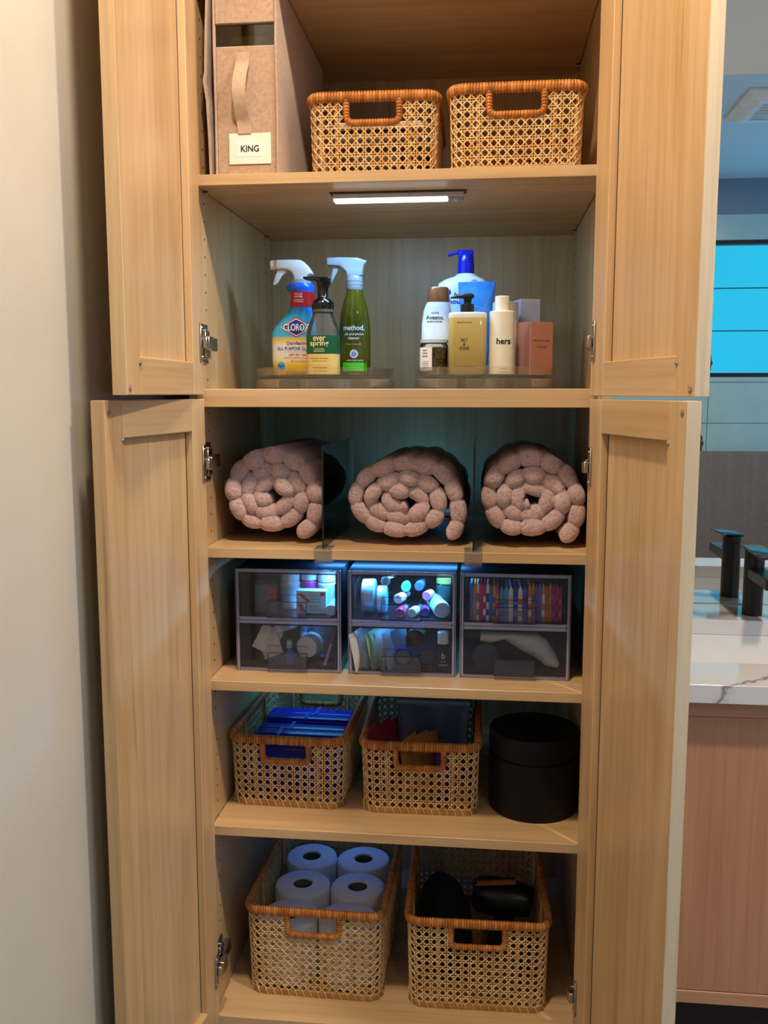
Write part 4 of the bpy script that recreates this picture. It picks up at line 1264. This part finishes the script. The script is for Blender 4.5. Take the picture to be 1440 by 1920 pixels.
ORD = ['first', 'second', 'third', 'fourth', 'fifth', 'sixth', 'seventh', 'eighth', 'ninth', 'tenth', 'eleventh', 'twelfth', 'thirteenth', 'fourteenth', 'fifteenth', 'sixteenth', 'seventeenth', 'eighteenth', 'nineteenth', 'twentieth', 'twenty-first', 'twenty-second', 'twenty-third', 'twenty-fourth', 'twenty-fifth', 'last']
XD = [-.2180, -.0002 + .0055, .2225]
names = [['left', 'middle', 'right'], ['lower left', 'lower middle', 'lower right']]
cont = [['holding white pill bottles', 'holding small jars and polish bottles', 'packed with bright packets'], ['holding sachets and a white jar', 'holding foil packets and dark bottles', 'holding a white pouch']]
for r in range(2):
    for c in range(3):
        drawer('clear stackable drawer %s, %s' % (cont[r][c], ('upper ' if r == 0 else '') + names[r][c]), XD[c], ZD + .0005 + (DH_ + .0005 if r == 0 else 0))
ZU, ZL = ZD + DH_ + .0085, ZD + .0080            # tray floors
YD = .084

def cyl(r, l, n=24): return MB().lathe([(r * .94, 0), (r, r * .08), (r, l - r * .08), (r * .94, l)], n)
def pill(label, loc, r, h, capc, bodyc, rot=None, group=None, band=None):
    t = thing('pill_bottle', label, 'bottle', loc, 0, group)
    if rot: t.rotation_euler = rot
    MB().lathe([(r * .95, 0), (r, .002), (r, h * .68), (r * .8, h * .73), (r * .8, h * .75)], 26).build('body', bodyc, t, 40)
    MB().lathe([(r * .95, h * .74), (r * .97, h * .98), (r * .9, h)], 26).build('cap', capc, t, 40)
    if band: MB().lathe([(r * 1.01, h * .15), (r * 1.01, h * .6)], 26, cap0=False, cap1=False).build('label_band', band, t, 40)
    return t
def sachet(name, label, cat, loc, w, h, th, mat, rot=(0, 0, 0), group=None):
    n = 9; mb = MB(); rings = []
    for side in (1, -1):
        pass
    top = []
    for j in range(n):
        row = []
        for i in range(n):
            u, v = i / (n - 1) * 2 - 1, j / (n - 1) * 2 - 1
            b = max(0, (1 - abs(u) ** 3)) * max(0, (1 - abs(v) ** 3))
            row.append((u * w / 2, -th / 2 * b - .0006, (v + 1) * h / 2))
        top.append(row)
    vs = [p for r_ in top for p in r_] + [(x, -y, z) for r_ in top for x, y, z in r_]
    fs = []
    q = n * n
    for j in range(n - 1):
        for i in range(n - 1):
            a = j * n + i
            fs.append((a, a + 1, a + n + 1, a + n)); fs.append((q + a, q + a + n, q + a + n + 1, q + a + 1))
    for i in range(n - 1):
        fs.append((i, q + i, q + i + 1, i + 1)); e = (n - 1) * n
        fs.append((e + i, e + i + 1, q + e + i + 1, q + e + i))
        fs.append((i * n, (i + 1) * n, q + (i + 1) * n, q + i * n)); fs.append((i * n + n - 1, q + i * n + n - 1, q + (i + 1) * n + n - 1, (i + 1) * n + n - 1))
    o = MB().add(vs, fs).build(name, mat, None, 60)
    o.location = loc; o.rotation_euler = rot
    return tag(o, label, cat, group)

PINK = plain('pink_label', '#e0429a', .4); REDC = plain('red_card', '#cf2f3d', .5); TEALP = plain('teal_print', '#66b9b4', .5)
BLUEC = plain('blue_cap', '#3b86d8', .35); PALEB = plain('pale_blue_plastic', '#bcd8ee', .4)
# upper left drawer
x0 = XD[0]
pill('white pill bottle behind the red carton in the upper left drawer', (x0 - .012, YD + .085, ZU), .0205, .078, WHITE, WHITE, band=PALEB)
pill('pink-banded pill bottle between the two white ones in the upper left drawer', (x0 + .026, YD + .095, ZU), .0185, .078, WHITE, PINK, band=PINK)
pill('white pill bottle right of the pink-banded one in the upper left drawer', (x0 + .063, YD + .088, ZU), .0195, .076, WHITE, WHITE, band=PALEB)
t = thing('medicine_carton', 'white and red patterned medicine carton lying in the upper left drawer', 'box', (x0 + .040, YD + .045, ZU))
cb = MB().box(-.030, .030, -.012, .012, 0, .046, .0006); cb.build('carton', plain('mint_card', '#cfe6e0', .5), t)
decal('print', [([(-.027, .040), (-.018, .040), (.0, .024), (-.006, .021)], [(0, 1, 2, 3)]), ([(-.027, .020), (-.019, .020), (-.009, .003), (-.022, .003)], [(0, 1, 2, 3)]), rectp(.019, .027, .036, .044, 1)], cb, REDC, t, .0004)
decal('print', lines(.008, .036, .03, 3, .006, .0022, 44) + lines(.008, .015, .03, 2, .007, .003, 45), cb, TEALP, t, .0006)
t = thing('small_carton', 'clear and red sleeve standing left of the white pill bottle in the upper left drawer', 'box', (x0 - .055, YD + .05, ZU), R(12))
MB().box(-.022, .022, -.02, .02, 0, .058, .0006).build('sleeve', clear('sleeve_film', (.9, .88, .88), 1.5, .05, .12, (.7, .68, .7)), t)
MB().box(-.018, .018, -.016, .016, .001, .030, .0006).build('tray_insert', plain('grey_insert', '#5e5a60', .6), t)
MB().box(.004, .0215, -.0205, -.0200, .030, .050).build('red_flap', REDC, t)
t = thing('capped_tube', 'round white tube end at the right of the upper left drawer', 'tube', (x0 + .083, YD + .012, ZU + .0125), 0)
MB().lathe([(.0105, 0), (.0115, -.002), (.0115, -.018), (.010, -.020), (.010, -.07)], 24, axis='y').build('tube_body', plain('white_blue_tube', '#b9d3f0', .35), t, 40)
# upper middle drawer
x1 = XD[1]
def puck(label, loc, r, l, mat, rimmat, rz=0):
    t = thing('compact_jar', label, 'jar', loc, rz)
    MB().lathe([(r * .96, 0), (r, .002), (r, l * .5)], 30, axis='x').build('body', rimmat, t, 40)
    MB().lathe([(r * 1.01, l * .5), (r * 1.01, l - .002), (r * .95, l)], 30, axis='x').build('lid', mat, t, 40)
    return t
MAUVE = plain('mauve_silver', '#b9aeb8', .3, .4); SILB = plain('silver_blue', '#9fc6d6', .3, .5)
puck('large silver compact jar on edge in the upper middle drawer', (x1 - .083, YD + .060, ZU + .034), .033, .026, SILB, MAUVE)
puck('smaller silver compact jar on edge in the upper middle drawer', (x1 - .052, YD + .055, ZU + .028), .027, .018, plain('aqua_lid', '#7ac3d8', .3, .3), plain('pale_silver', '#c9d8dc', .3, .4))
pol = [('#c02a55', 'crimson'), ('#d8cf9a', 'cream'), ('#6a2b8a', 'violet'), ('#d77aa0', 'rose'), ('#58b59a', 'mint'), ('#3a56c8', 'cobalt'), ('#e4e0ec', 'pearl')]
pos = [(-.005, .02, 0), (.018, .022, 0), (.044, .03, .0), (.044, .06, .026), (.002, .07, .04), (.028, .075, .042), (-.012, .045, .022)]
for (c, nm), (dx, dy, dz) in zip(pol, pos):
    t = thing('polish_bottle', '%s nail polish bottle lying in the upper middle drawer' % nm, 'bottle', (x1 + dx, YD + dy, ZU + .009 + dz), R(random.uniform(-20, 20)), 'nail polish bottles')
    MB().lathe([(.0085, 0), (.0095, -.002), (.0095, -.024), (.006, -.027), (.006, -.030)], 20, axis='y').build('bottle', plain('polish_' + nm, c, .12), t, 40)
    MB().lathe([(.0062, -.030), (.0055, -.055), (.004, -.056)], 18, axis='y').build('cap', BLACKG if nm in ('violet', 'rose') else MAUVE, t, 40)
t = thing('lotion_tube', 'mint lotion tube lying with its white cap forward in the upper middle drawer', 'tube', (x1 + .078, YD + .014, ZU + .018), R(14))
MB().lathe([(.015, 0), (.0165, -.002), (.0165, -.022), (.014, -.024)], 28, axis='y').build('cap', plain('pale_cap', '#c3d4d6', .35), t, 40)
MB().lathe([(.014, -.024), (.0155, -.03), (.0155, -.10), (.010, -.11)], 28, axis='y').build('tube_body', plain('mint_tube', '#7fc4bf', .35), t, 40)
t = thing('dark_jar', 'dark round jar at the back right of the upper middle drawer', 'jar', (x1 + .080, YD + .10, ZU), 0)
MB().lathe([(.018, 0), (.019, .002), (.019, .05), (.015, .055)], 26).build('glass', plain('dark_green_glass', '#12302c', .1), t, 40)
MB().lathe([(.0185, .055), (.0185, .074), (.017, .075)], 26).build('lid', plain('gold_lid', '#9a8a4a', .35, .3), t, 40)
t = thing('makeup_brush', 'makeup brush with a pale blue tip lying in the upper middle drawer', 'brush', (x1 - .02, YD + .03, ZU + .066), 0)
MB().tube([(-.012, 0, .008), (0, .09, 0)], .0035, 10).build('handle', plain('brush_wood', '#b59a7a', .5), t, 50)
MB().lathe([(.004, 0), (.008, .012), (.0095, .02), (.003, .03)], 16, (-.012, .0, .008), 'y').build('bristles', PALEB, t, 60)
# upper right drawer: packets on edge
x2 = XD[2]
pc = ['#3a7fe0', '#f08a2c', '#f3d7ec', '#e13a8e', '#c81f6a', '#efe9f4', '#2f7fd0', '#f0932e', '#d42a7c',
      '#3aa7d8', '#4ab3e4', '#f4f2f8', '#1f37c9', '#f4f4fa', '#2f5fe0', '#1e2f9e',
      '#e07a2e', '#c96f30', '#5e55c8', '#6d62d8', '#d9873a', '#b3702e', '#d96b2c', '#7a1f9a', '#c81f5a', '#a3184a']
PN = ['blue', 'orange', 'pale pink', 'hot pink', 'crimson pink', 'white', 'sky blue', 'orange', 'magenta', 'cyan', 'light cyan', 'white', 'royal blue', 'white', 'bright blue', 'navy', 'orange', 'rust', 'violet', 'lavender', 'amber', 'brown', 'orange', 'purple', 'raspberry', 'dark red']
wd = [.0062] * 9 + [.0088] * 7 + [.0064] * 10
x = x2 - .0865
for k, (c, wdt) in enumerate(zip(pc, wd)):
    if k == 9: x = x2 - .0300
    if k == 16: x = x2 + .0245
    w_ = wdt
    hgt = .074 - (.006 if 9 <= k < 16 else 0) + random.uniform(-.002, .002)
    t = thing('snack_packet', '%s packet on edge, %s from the left in the upper right drawer' % (PN[k], ORD[k]), 'packet', (x + w_ / 2, YD + .012 + random.uniform(0, .004), ZU), R(random.uniform(-2, 2)), 'bright packets in the upper right drawer')
    b = MB(); hw_ = w_ * .47; rings = []
    for z in (0, .003, hgt * .5, hgt - .010, hgt - .008): rings.append([(-hw_, 0, z), (hw_, .0005, z), (hw_, .075, z), (-hw_, .0745, z)])
    rings.append([(-hw_ * .2, .001, hgt), (hw_ * .2, .001, hgt), (hw_ * .2, .074, hgt), (-hw_ * .2, .074, hgt)])
    b.loops(rings)
    b.build('wrapper', plain('packet_%d' % k, c, .28, var=.1, vscale=60), t, 30)
    ac = pc[(k * 7 + 3) % len(pc)]
    decal('print', [rectp(-hw_ * .9, hw_ * .9, hgt * .14, hgt * .30, 1), rectp(-hw_ * .9, hw_ * .9, hgt * .48, hgt * (.56 + .08 * (k % 3)), 1)], b, plain('packet_print_%d' % k, ac, .3), t, .0004)
    x += w_
for k, s in enumerate(['R', 'P', 'E']):
    pass
# lower left drawer
sachet('paper_sachet', 'white paper sachet leaning at the left of the lower left drawer', 'sachet', (x0 - .062, YD + .035, ZL + .022), .045, .052, .006, PAPER, (R(-14), R(28), R(8)), 'white sachets in the lower left drawer')
sachet('paper_sachet', 'white paper sachet folded over its neighbour in the lower left drawer', 'sachet', (x0 - .036, YD + .03, ZL + .014), .042, .055, .006, plain('pale_paper', '#dcdde2', .6), (R(-18), R(-24), R(-6)), 'white sachets in the lower left drawer')
t = thing('cotton_roll', 'white cotton roll lying high in the lower left drawer', 'roll', (x0 - .03, YD + .04, ZL + .070), R(60))
MB().lathe([(.009, 0), (.011, .003), (.011, .05), (.009, .053)], 22, axis='x').build('cotton', plain('cotton_white', '#e9edf2', .95, bump=.001), t, 60)
for k, (dx, dy) in enumerate(((.018, .085), (.042, .088))):
    pill('blue-capped bottle %s in the lower left drawer' % ('beside the white jar' if k == 0 else 'behind the white jar'), (x0 + dx, YD + dy, ZL), .0115, .075, BLUEC, PALEB)
t = thing('white_jar', 'round white jar lying with its base forward in the lower left drawer', 'jar', (x0 + .030, YD + .03, ZL + .034), R(-10))
MB().lathe([(.019, 0), (.0215, -.002), (.0215, -.030), (.0225, -.030), (.0225, -.044), (.02, -.046)], 32, axis='y').build('jar_body', plain('jar_white', '#dfe3e8', .35), t, 40)
t = thing('eye_drops', 'small clear bottle with blue liquid in the lower left drawer', 'bottle', (x0 - .004, YD + .028, ZL), 0)
MB().lathe([(.0085, 0), (.0085, .026), (.005, .031), (.005, .034)], 20).build('bottle', plain('blue_liquid', '#2f66c8', .12), t, 40)
MB().lathe([(.006, .034), (.0055, .048)], 18).build('cap', PALEB, t, 40)
t = thing('pink_pen', 'slim pink applicator leaning at the right of the lower left drawer', 'applicator', (x0 + .070, YD + .012, ZL + .004), 0)
MB().tube([(0, 0, 0), (.016, .03, .060)], .0035, 10).build('shaft', plain('clear_pink', '#c99ab0', .25), t, 50)
MB().tube([(.010, .019, .038), (.016, .03, .0605)], .0042, 10).build('grip', plain('magenta_grip', '#a8346f', .3), t, 50)
sachet('film_bag', 'clear film bag filling the right of the lower left drawer', 'bag', (x0 + .055, YD + .07, ZL + .002), .07, .078, .03, clear('film', (.85, .92, .95), 2.0, .12, .10, (.6, .75, .85)), (R(-10), 0, 0))
# lower middle drawer
fc = ['#dfe5ee', '#bcd6ea', '#9fc3a0', '#dbe3ea', '#b2cfe0', '#7d9aa8']
for k in range(6):
    sachet('foil_packet', '%s foil packet, %s from the left in the lower middle drawer' % (['silver', 'pale blue', 'green', 'white', 'light blue', 'grey'][k], ORD[k]), 'packet', (x1 - .076 + k * .0155, YD + .016 + .012 * (k % 2) + .004 * k, ZL + .001), .052, .078, .013, plain('foil_%d' % k, fc[k], .3, .15, var=.1, vscale=50), (R(-6), R(-9), R(62)), 'foil packets in the lower middle drawer')
t = thing('amber_bottle', 'dark amber bottle lying with its base forward in the lower middle drawer', 'bottle', (x1 + .022, YD + .030, ZL + .056), R(-6))
MB().lathe([(.015, 0), (.0175, -.002), (.0175, -.012)], 30, axis='y').build('base', plain('amber_dark', '#2a1711', .12), t, 40)
MB().lathe([(.0175, -.012), (.0175, -.05), (.010, -.058)], 30, axis='y').build('wrap', plain('sage_wrap', '#7fa08c', .5), t, 40)
t = thing('blue_ring_lid', 'clear lid with a cobalt blue ring behind the lower middle drawer pull', 'lid', (x1 + .002, YD + .012, ZL + .026), 0)
MB().lathe([(.0165, 0), (.0165, -.012), (.0145, -.012), (.0145, 0)], 32, axis='y', cap0=False, cap1=False).build('ring', plain('cobalt_ring', '#2536c4', .25), t, 40)
MB().lathe([(.0143, -.003), (.0143, -.005)], 32, axis='y').build('disc', plain('grey_disc', '#6f757a', .25), t, 40)
t = thing('sample_tube', 'black tube with a pale blue band lying in the lower middle drawer', 'tube', (x1 + .048, YD + .022, ZL + .024), R(14))
MB().lathe([(.014, 0), (.0155, -.002), (.0155, -.020)], 28, axis='y').build('cap', BLACKG, t, 40).rotation_euler = (R(-22), 0, 0)
MB().lathe([(.0157, -.020), (.0157, -.05)], 28, axis='y').build('band', PALEB, t, 40).rotation_euler = (R(-22), 0, 0)
t = thing('travel_bottle', 'small black bottle with white flip cap and letter b in the lower middle drawer', 'bottle', (x1 + .080, YD + .020, ZL), R(4))
tb_ = MB().sloft([(0, 0, 0, .026, .020, 4), (.002, 0, 0, .029, .022, 4), (.046, 0, 0, .029, .022, 4), (.051, 0, 0, .022, .018, 3), (.053, 0, 0, .014, .014, 2)], 32)
tb_.build('bottle', plain('dark_green_black', '#0d1714', .15), t, 40)
MB().sloft([(.053, 0, 0, .020, .018, 3), (.0535, 0, 0, .0225, .019, 3), (.075, 0, 0, .0225, .019, 3.2), (.0765, 0, 0, .020, .017, 3)], 28).build('flip_cap', WHITE, t, 40)
decal('lettering', [word('b', 0, .0315, None, .0125, .02)] + lines(0, .0195, .013, 1, .003, .0013, 51) + lines(0, .0130, .018, 1, .003, .0018, 52), tb_, plain('pale_print', '#c8d2d2', .5), t, .0004)
# lower right drawer
t = thing('navy_jar', 'dark navy round jar lying with its lid forward in the lower right drawer', 'jar', (x2 - .055, YD + .014, ZL + .030), R(4))
MB().lathe([(.022, 0), (.0255, -.002), (.0255, -.020), (.024, -.022), (.024, -.055)], 36, axis='y').build('jar_body', plain('navy_plastic', '#2b3a58', .35), t, 40)
MB().lathe([(.018, .0006), (.017, .0006)], 36, axis='y', cap0=False, cap1=False).build('lid_ring', plain('navy_light', '#4a5d80', .35), t, 40)
def blob(name, label, cat, loc, secs, mat, rot=(0, 0, 0), n=36, lump=.0, seed=1):
    rnd = random.Random(seed)
    m = MB().sloft(secs, n)
    if lump:
        ph = [rnd.uniform(0, 6) for _ in range(6)]
        m.v = [(x + lump * math.sin(70 * z + ph[0] + 40 * y), y + lump * math.sin(60 * x + ph[1] + 50 * z), z + lump * .6 * math.sin(80 * x + ph[2])) for x, y, z in m.v]
    o = m.build(name, mat, None, 70)
    o.location = loc; o.rotation_euler = rot
    return tag(o, label, cat)
pw = plain('frosted_pouch', '#cfd0d2', .45, var=.06, vscale=40, bump=.002, bscale=60)
m = MB()
top_edge = [(-.064, .080), (-.030, .080), (.010, .079), (.045, .078), (.062, .066), (.078, .040), (.088, .020)]
bot_edge = [(-.066, .060), (-.046, .056), (-.022, .064), (.018, .040), (.040, .030), (.060, .014), (.080, .010)]
rings = []
for (xa, za), (xb, zb_) in zip(top_edge, bot_edge):
    rg = []
    for q in range(16):
        a = 2 * math.pi * q / 16; cx_, cz_ = (xa + xb) / 2, (za + zb_) / 2; hz = (za - zb_) / 2
        rg.append((cx_ + (xa - xb) / 2 * math.sin(a), .026 + .018 * math.cos(a) * min(1, hz / .01), cz_ + hz * math.sin(a)))
    rings.append(rg)
m.loops(rings)
tag(place(m.build('soft_pouch', pw, None, 60), (x2, YD, ZL)), 'crumpled white pouch in the lower right drawer', 'pouch')
blob('purple_pouch', 'purple fabric pouch behind the white pouch in the lower right drawer', 'pouch', (x2 + .070, YD + .068, ZL), [(0.0, .01, 0, .02, .02, 2), (.004, .008, 0, .035, .03, 2.2), (.03, .0, 0, .03, .032, 2.2), (.06, -.012, 0, .035, .03, 2), (.078, -.02, 0, .02, .015, 2)], fabric('purple_cloth', '#5a1f8a', '#8a3fc4'), lump=.001)

# ------------------------------------------------------------------ contents of the middle baskets
BLUEP = plain('royal_blue_wrap', '#1420a8', .3, var=.15, vscale=20)
for k in range(5):
    t = thing('blue_packet', 'royal blue packet in the left middle basket, %s row from the front' % ORD[k], 'packet', (-.227 + .004 * (k % 2), .175 + .050 * k, ZE + .006), R(-1.5), 'blue packets in the middle basket')
    MB().box(-.098, .098, -.022, .022, 0, .104 + .006 * (k % 2), .008, 2).build('wrapper', BLUEP, t, 50)
    MB().box(-.07 + .02 * k, -.062 + .02 * k, -.0228, .0228, .010, .106 + .006 * (k % 2)).build('seam', plain('pale_blue_seam', '#3b4fd0', .3), t)
t = thing('plastic_bin', 'translucent blue plastic bin standing in the basket beside the canister', 'bin', (.058, .345, ZE + .006))
m = MB()
m.loops([[(sx * a, sy * b, z) for sx, sy in ((-1, -1), (1, -1), (1, 1), (-1, 1))] for a, b, z in ((.070, .085, 0), (.076, .092, .175), (.073, .089, .175), (.067, .082, .004))], True, True)
m.build('bin_body', clear('blue_bin', (.55, .66, .9), 1.2, .12, .45, (.13, .19, .40)), t)
MB().box(-.080, .080, -.096, .096, .170, .182, .004, 2).build('bin_lid', clear('bin_lid', (.5, .7, .95), 1.2, .1, .55, (.18, .33, .58)), t, 40)
MAG = plain('magenta_paper', '#9a2c4e', .6, var=.2); TAN = plain('kraft_paper', '#a8703c', .7, var=.15)
for k in range(4):
    sachet('paper_packet', 'magenta paper packet, %s of the fan in the basket beside the canister' % ORD[k], 'packet', (-.045 + .012 * k, .20 + .022 * k, ZE + .006), .07, .150 - .006 * k, .010, MAG, (R(-4), R(-10 + 6 * k), R(72 - 4 * k)), 'magenta packets in the middle basket')
for k in range(3):
    sachet('kraft_packet', 'tan paper packet, %s behind the handle of the basket beside the canister' % ORD[k], 'packet', (.035 + .012 * k, .150 + .014 * k, ZE + .006), .06, .142 - .004 * k, .010, TAN, (R(-6), R(-8 + 8 * k), R(60)), 'tan packets in the middle basket')
sachet('purple_packet', 'purple packet near the right side of the basket beside the canister', 'packet', (.092, .150, ZE + .006), .05, .120, .012, plain('purple_wrap', '#5a2a8c', .4), (R(-5), R(4), R(30)))

# canister
can = thing('canister', 'large matte navy black canister with lid on the right', 'canister', (.268, .176, ZE))
CANM = plain('navy_black_matte', '#07080f', .5, var=.06, vscale=12, Specular_IOR_Level=.25)
MB().lathe([(.084, 0), (.089, .003), (.0905, .012), (.0905, .116), (.087, .1165), (.087, .1215)], 64).build('body', CANM, can, 40)
MB().lathe([(.088, .1215), (.0905, .1225), (.0905, .160), (.088, .165), (.083, .167), (0, .168)], 64, cap1=False).build('lid', CANM, can, 40)

# ------------------------------------------------------------------ toilet rolls
CORE = plain('grey_core', '#6d665e', .9); 
def troll(label, x, y, rz, group='toilet rolls'):
    t = thing('toilet_roll', label, 'toilet roll', (x, y, ZF + .006), R(rz), group)
    m = MB(); prof = [(.058, 0), (.0605, .003), (.0615, .02), (.0615, .122), (.0600, .1275), (.056, .130), (.0225, .130), (.0215, .127), (.0215, .001)]
    rings = []
    for r, z in prof:
        rings.append([((r + .0011 * math.sin(2 * a + rz) * (r > .03)) * math.cos(a), (r + .0011 * math.sin(2 * a + rz) * (r > .03)) * math.sin(a) , z) for a in [2 * math.pi * j / 48 for j in range(48)]])
    m.loops(rings, False, False).build('paper', TPAPER, t, 45)
    MB().lathe([(.0214, .002), (.0214, .1265), (.0202, .1265), (.0202, .002)], 32, cap0=False, cap1=False).build('core', CORE, t, 40)
    le = []
    for q in range(9):
        a = R(262 + 34 * q / 8); le.append([((rr_ * math.cos(a)), (rr_ * math.sin(a)), z) for rr_, z in ((.0612, .004), (.0628, .004), (.0628, .124), (.0612, .124))])
    MB().loops(le).build('loose_edge', TPAPER, t, 40)
    return t
zt_ = {}
rows_ = [('front', .152), ('middle', .275), ('back', .400)]
for i, (nm, y) in enumerate(rows_):
    for j, (sd, x) in enumerate((('left', -.2370), ('right', -.1120))):
        troll('toilet roll standing in the %s row of the basket, %s one' % (nm, sd), x + .003 * (i % 2), y, 35 * i + 80 * j)
# ------------------------------------------------------------------ black hair tools in the lower right basket
FUZZ = plain('black_plush', '#0b0a0b', .95, var=.2, vscale=80, bump=.004, bscale=180)
blob('black_pouch', 'black plush pouch filling the left of the hair tool basket', 'pouch', (.088, .27, ZF + .006), [(0, 0, 0, .08, .2, 2.5), (.01, 0, 0, .105, .26, 2.5), (.07, 0, 0, .115, .27, 2.4), (.11, 0, 0, .10, .24, 2.2), (.130, 0, 0, .06, .16, 2), (.136, 0, 0, .02, .05, 2)], FUZZ, (0, 0, R(8)), 44, .004, 3)
t = thing('hair_dryer', 'black hair dryer lying in the hair tool basket', 'hair dryer', (.190, .34, ZF + .075), R(-10))
MB().lathe([(.030, 0), (.040, .01), (.043, .04), (.042, .08), (.036, .115), (.032, .130)], 36, (-.040, 0, .02), 'x').build('barrel', BLACKM, t, 40)
MB().tube([(.04, 0, .0), (.03, -.05, -.02), (.02, -.12, -.035)], [.020, .019, .016], 16).build('grip', BLACKM, t, 50)
t = thing('bristle_comb', 'black styling comb with an orange toothed edge on top of the hair tools', 'comb', (.196, .318, ZF + .139), R(10))
MB().box(-.050, .050, -.012, .016, -.006, .004, .004, 2).build('handle', BLACKM, t, 40)
ORG = plain('orange_plastic', '#d8803a', .35)
cmb = MB().box(-.044, .046, -.0145, -.0115, .001, .006, .001)
cmb.build('spine', ORG, t)
tm_ = MB()
for k in range(16): tm_.lathe([(.0026, 0), (.0020, .005), (.0008, .008)], 8, (-.040 + k * .0055, -.013, .005))
o = tm_.build('teeth', ORG, t, 40); o['kind'] = 'stuff'
t = thing('round_brush', 'brown bristle round brush at the right of the hair tool basket', 'brush', (.262, .20, ZF + .045), R(80))
MB().lathe([(.012, 0), (.012, .11)], 20, axis='x').build('barrel', BLACKM, t, 40)
bb_ = MB()
for i in range(24):
    for j in range(14):
        a = 2 * math.pi * (j + .5 * (i % 2)) / 14; xx = .004 + i * .0044
        bb_.add([(xx, .012 * math.cos(a), .012 * math.sin(a)), (xx + .001, .012 * math.cos(a + .08), .012 * math.sin(a + .08)), (xx, .024 * math.cos(a), .024 * math.sin(a))], [(0, 1, 2)])
o = bb_.build('bristles', plain('boar_bristle', '#3f2a1c', .8), t, fix=False); o['kind'] = 'stuff'
MB().lathe([(.010, -.09), (.013, -.04), (.010, 0)], 20, axis='x').build('grip', BLACKM, t, 50)
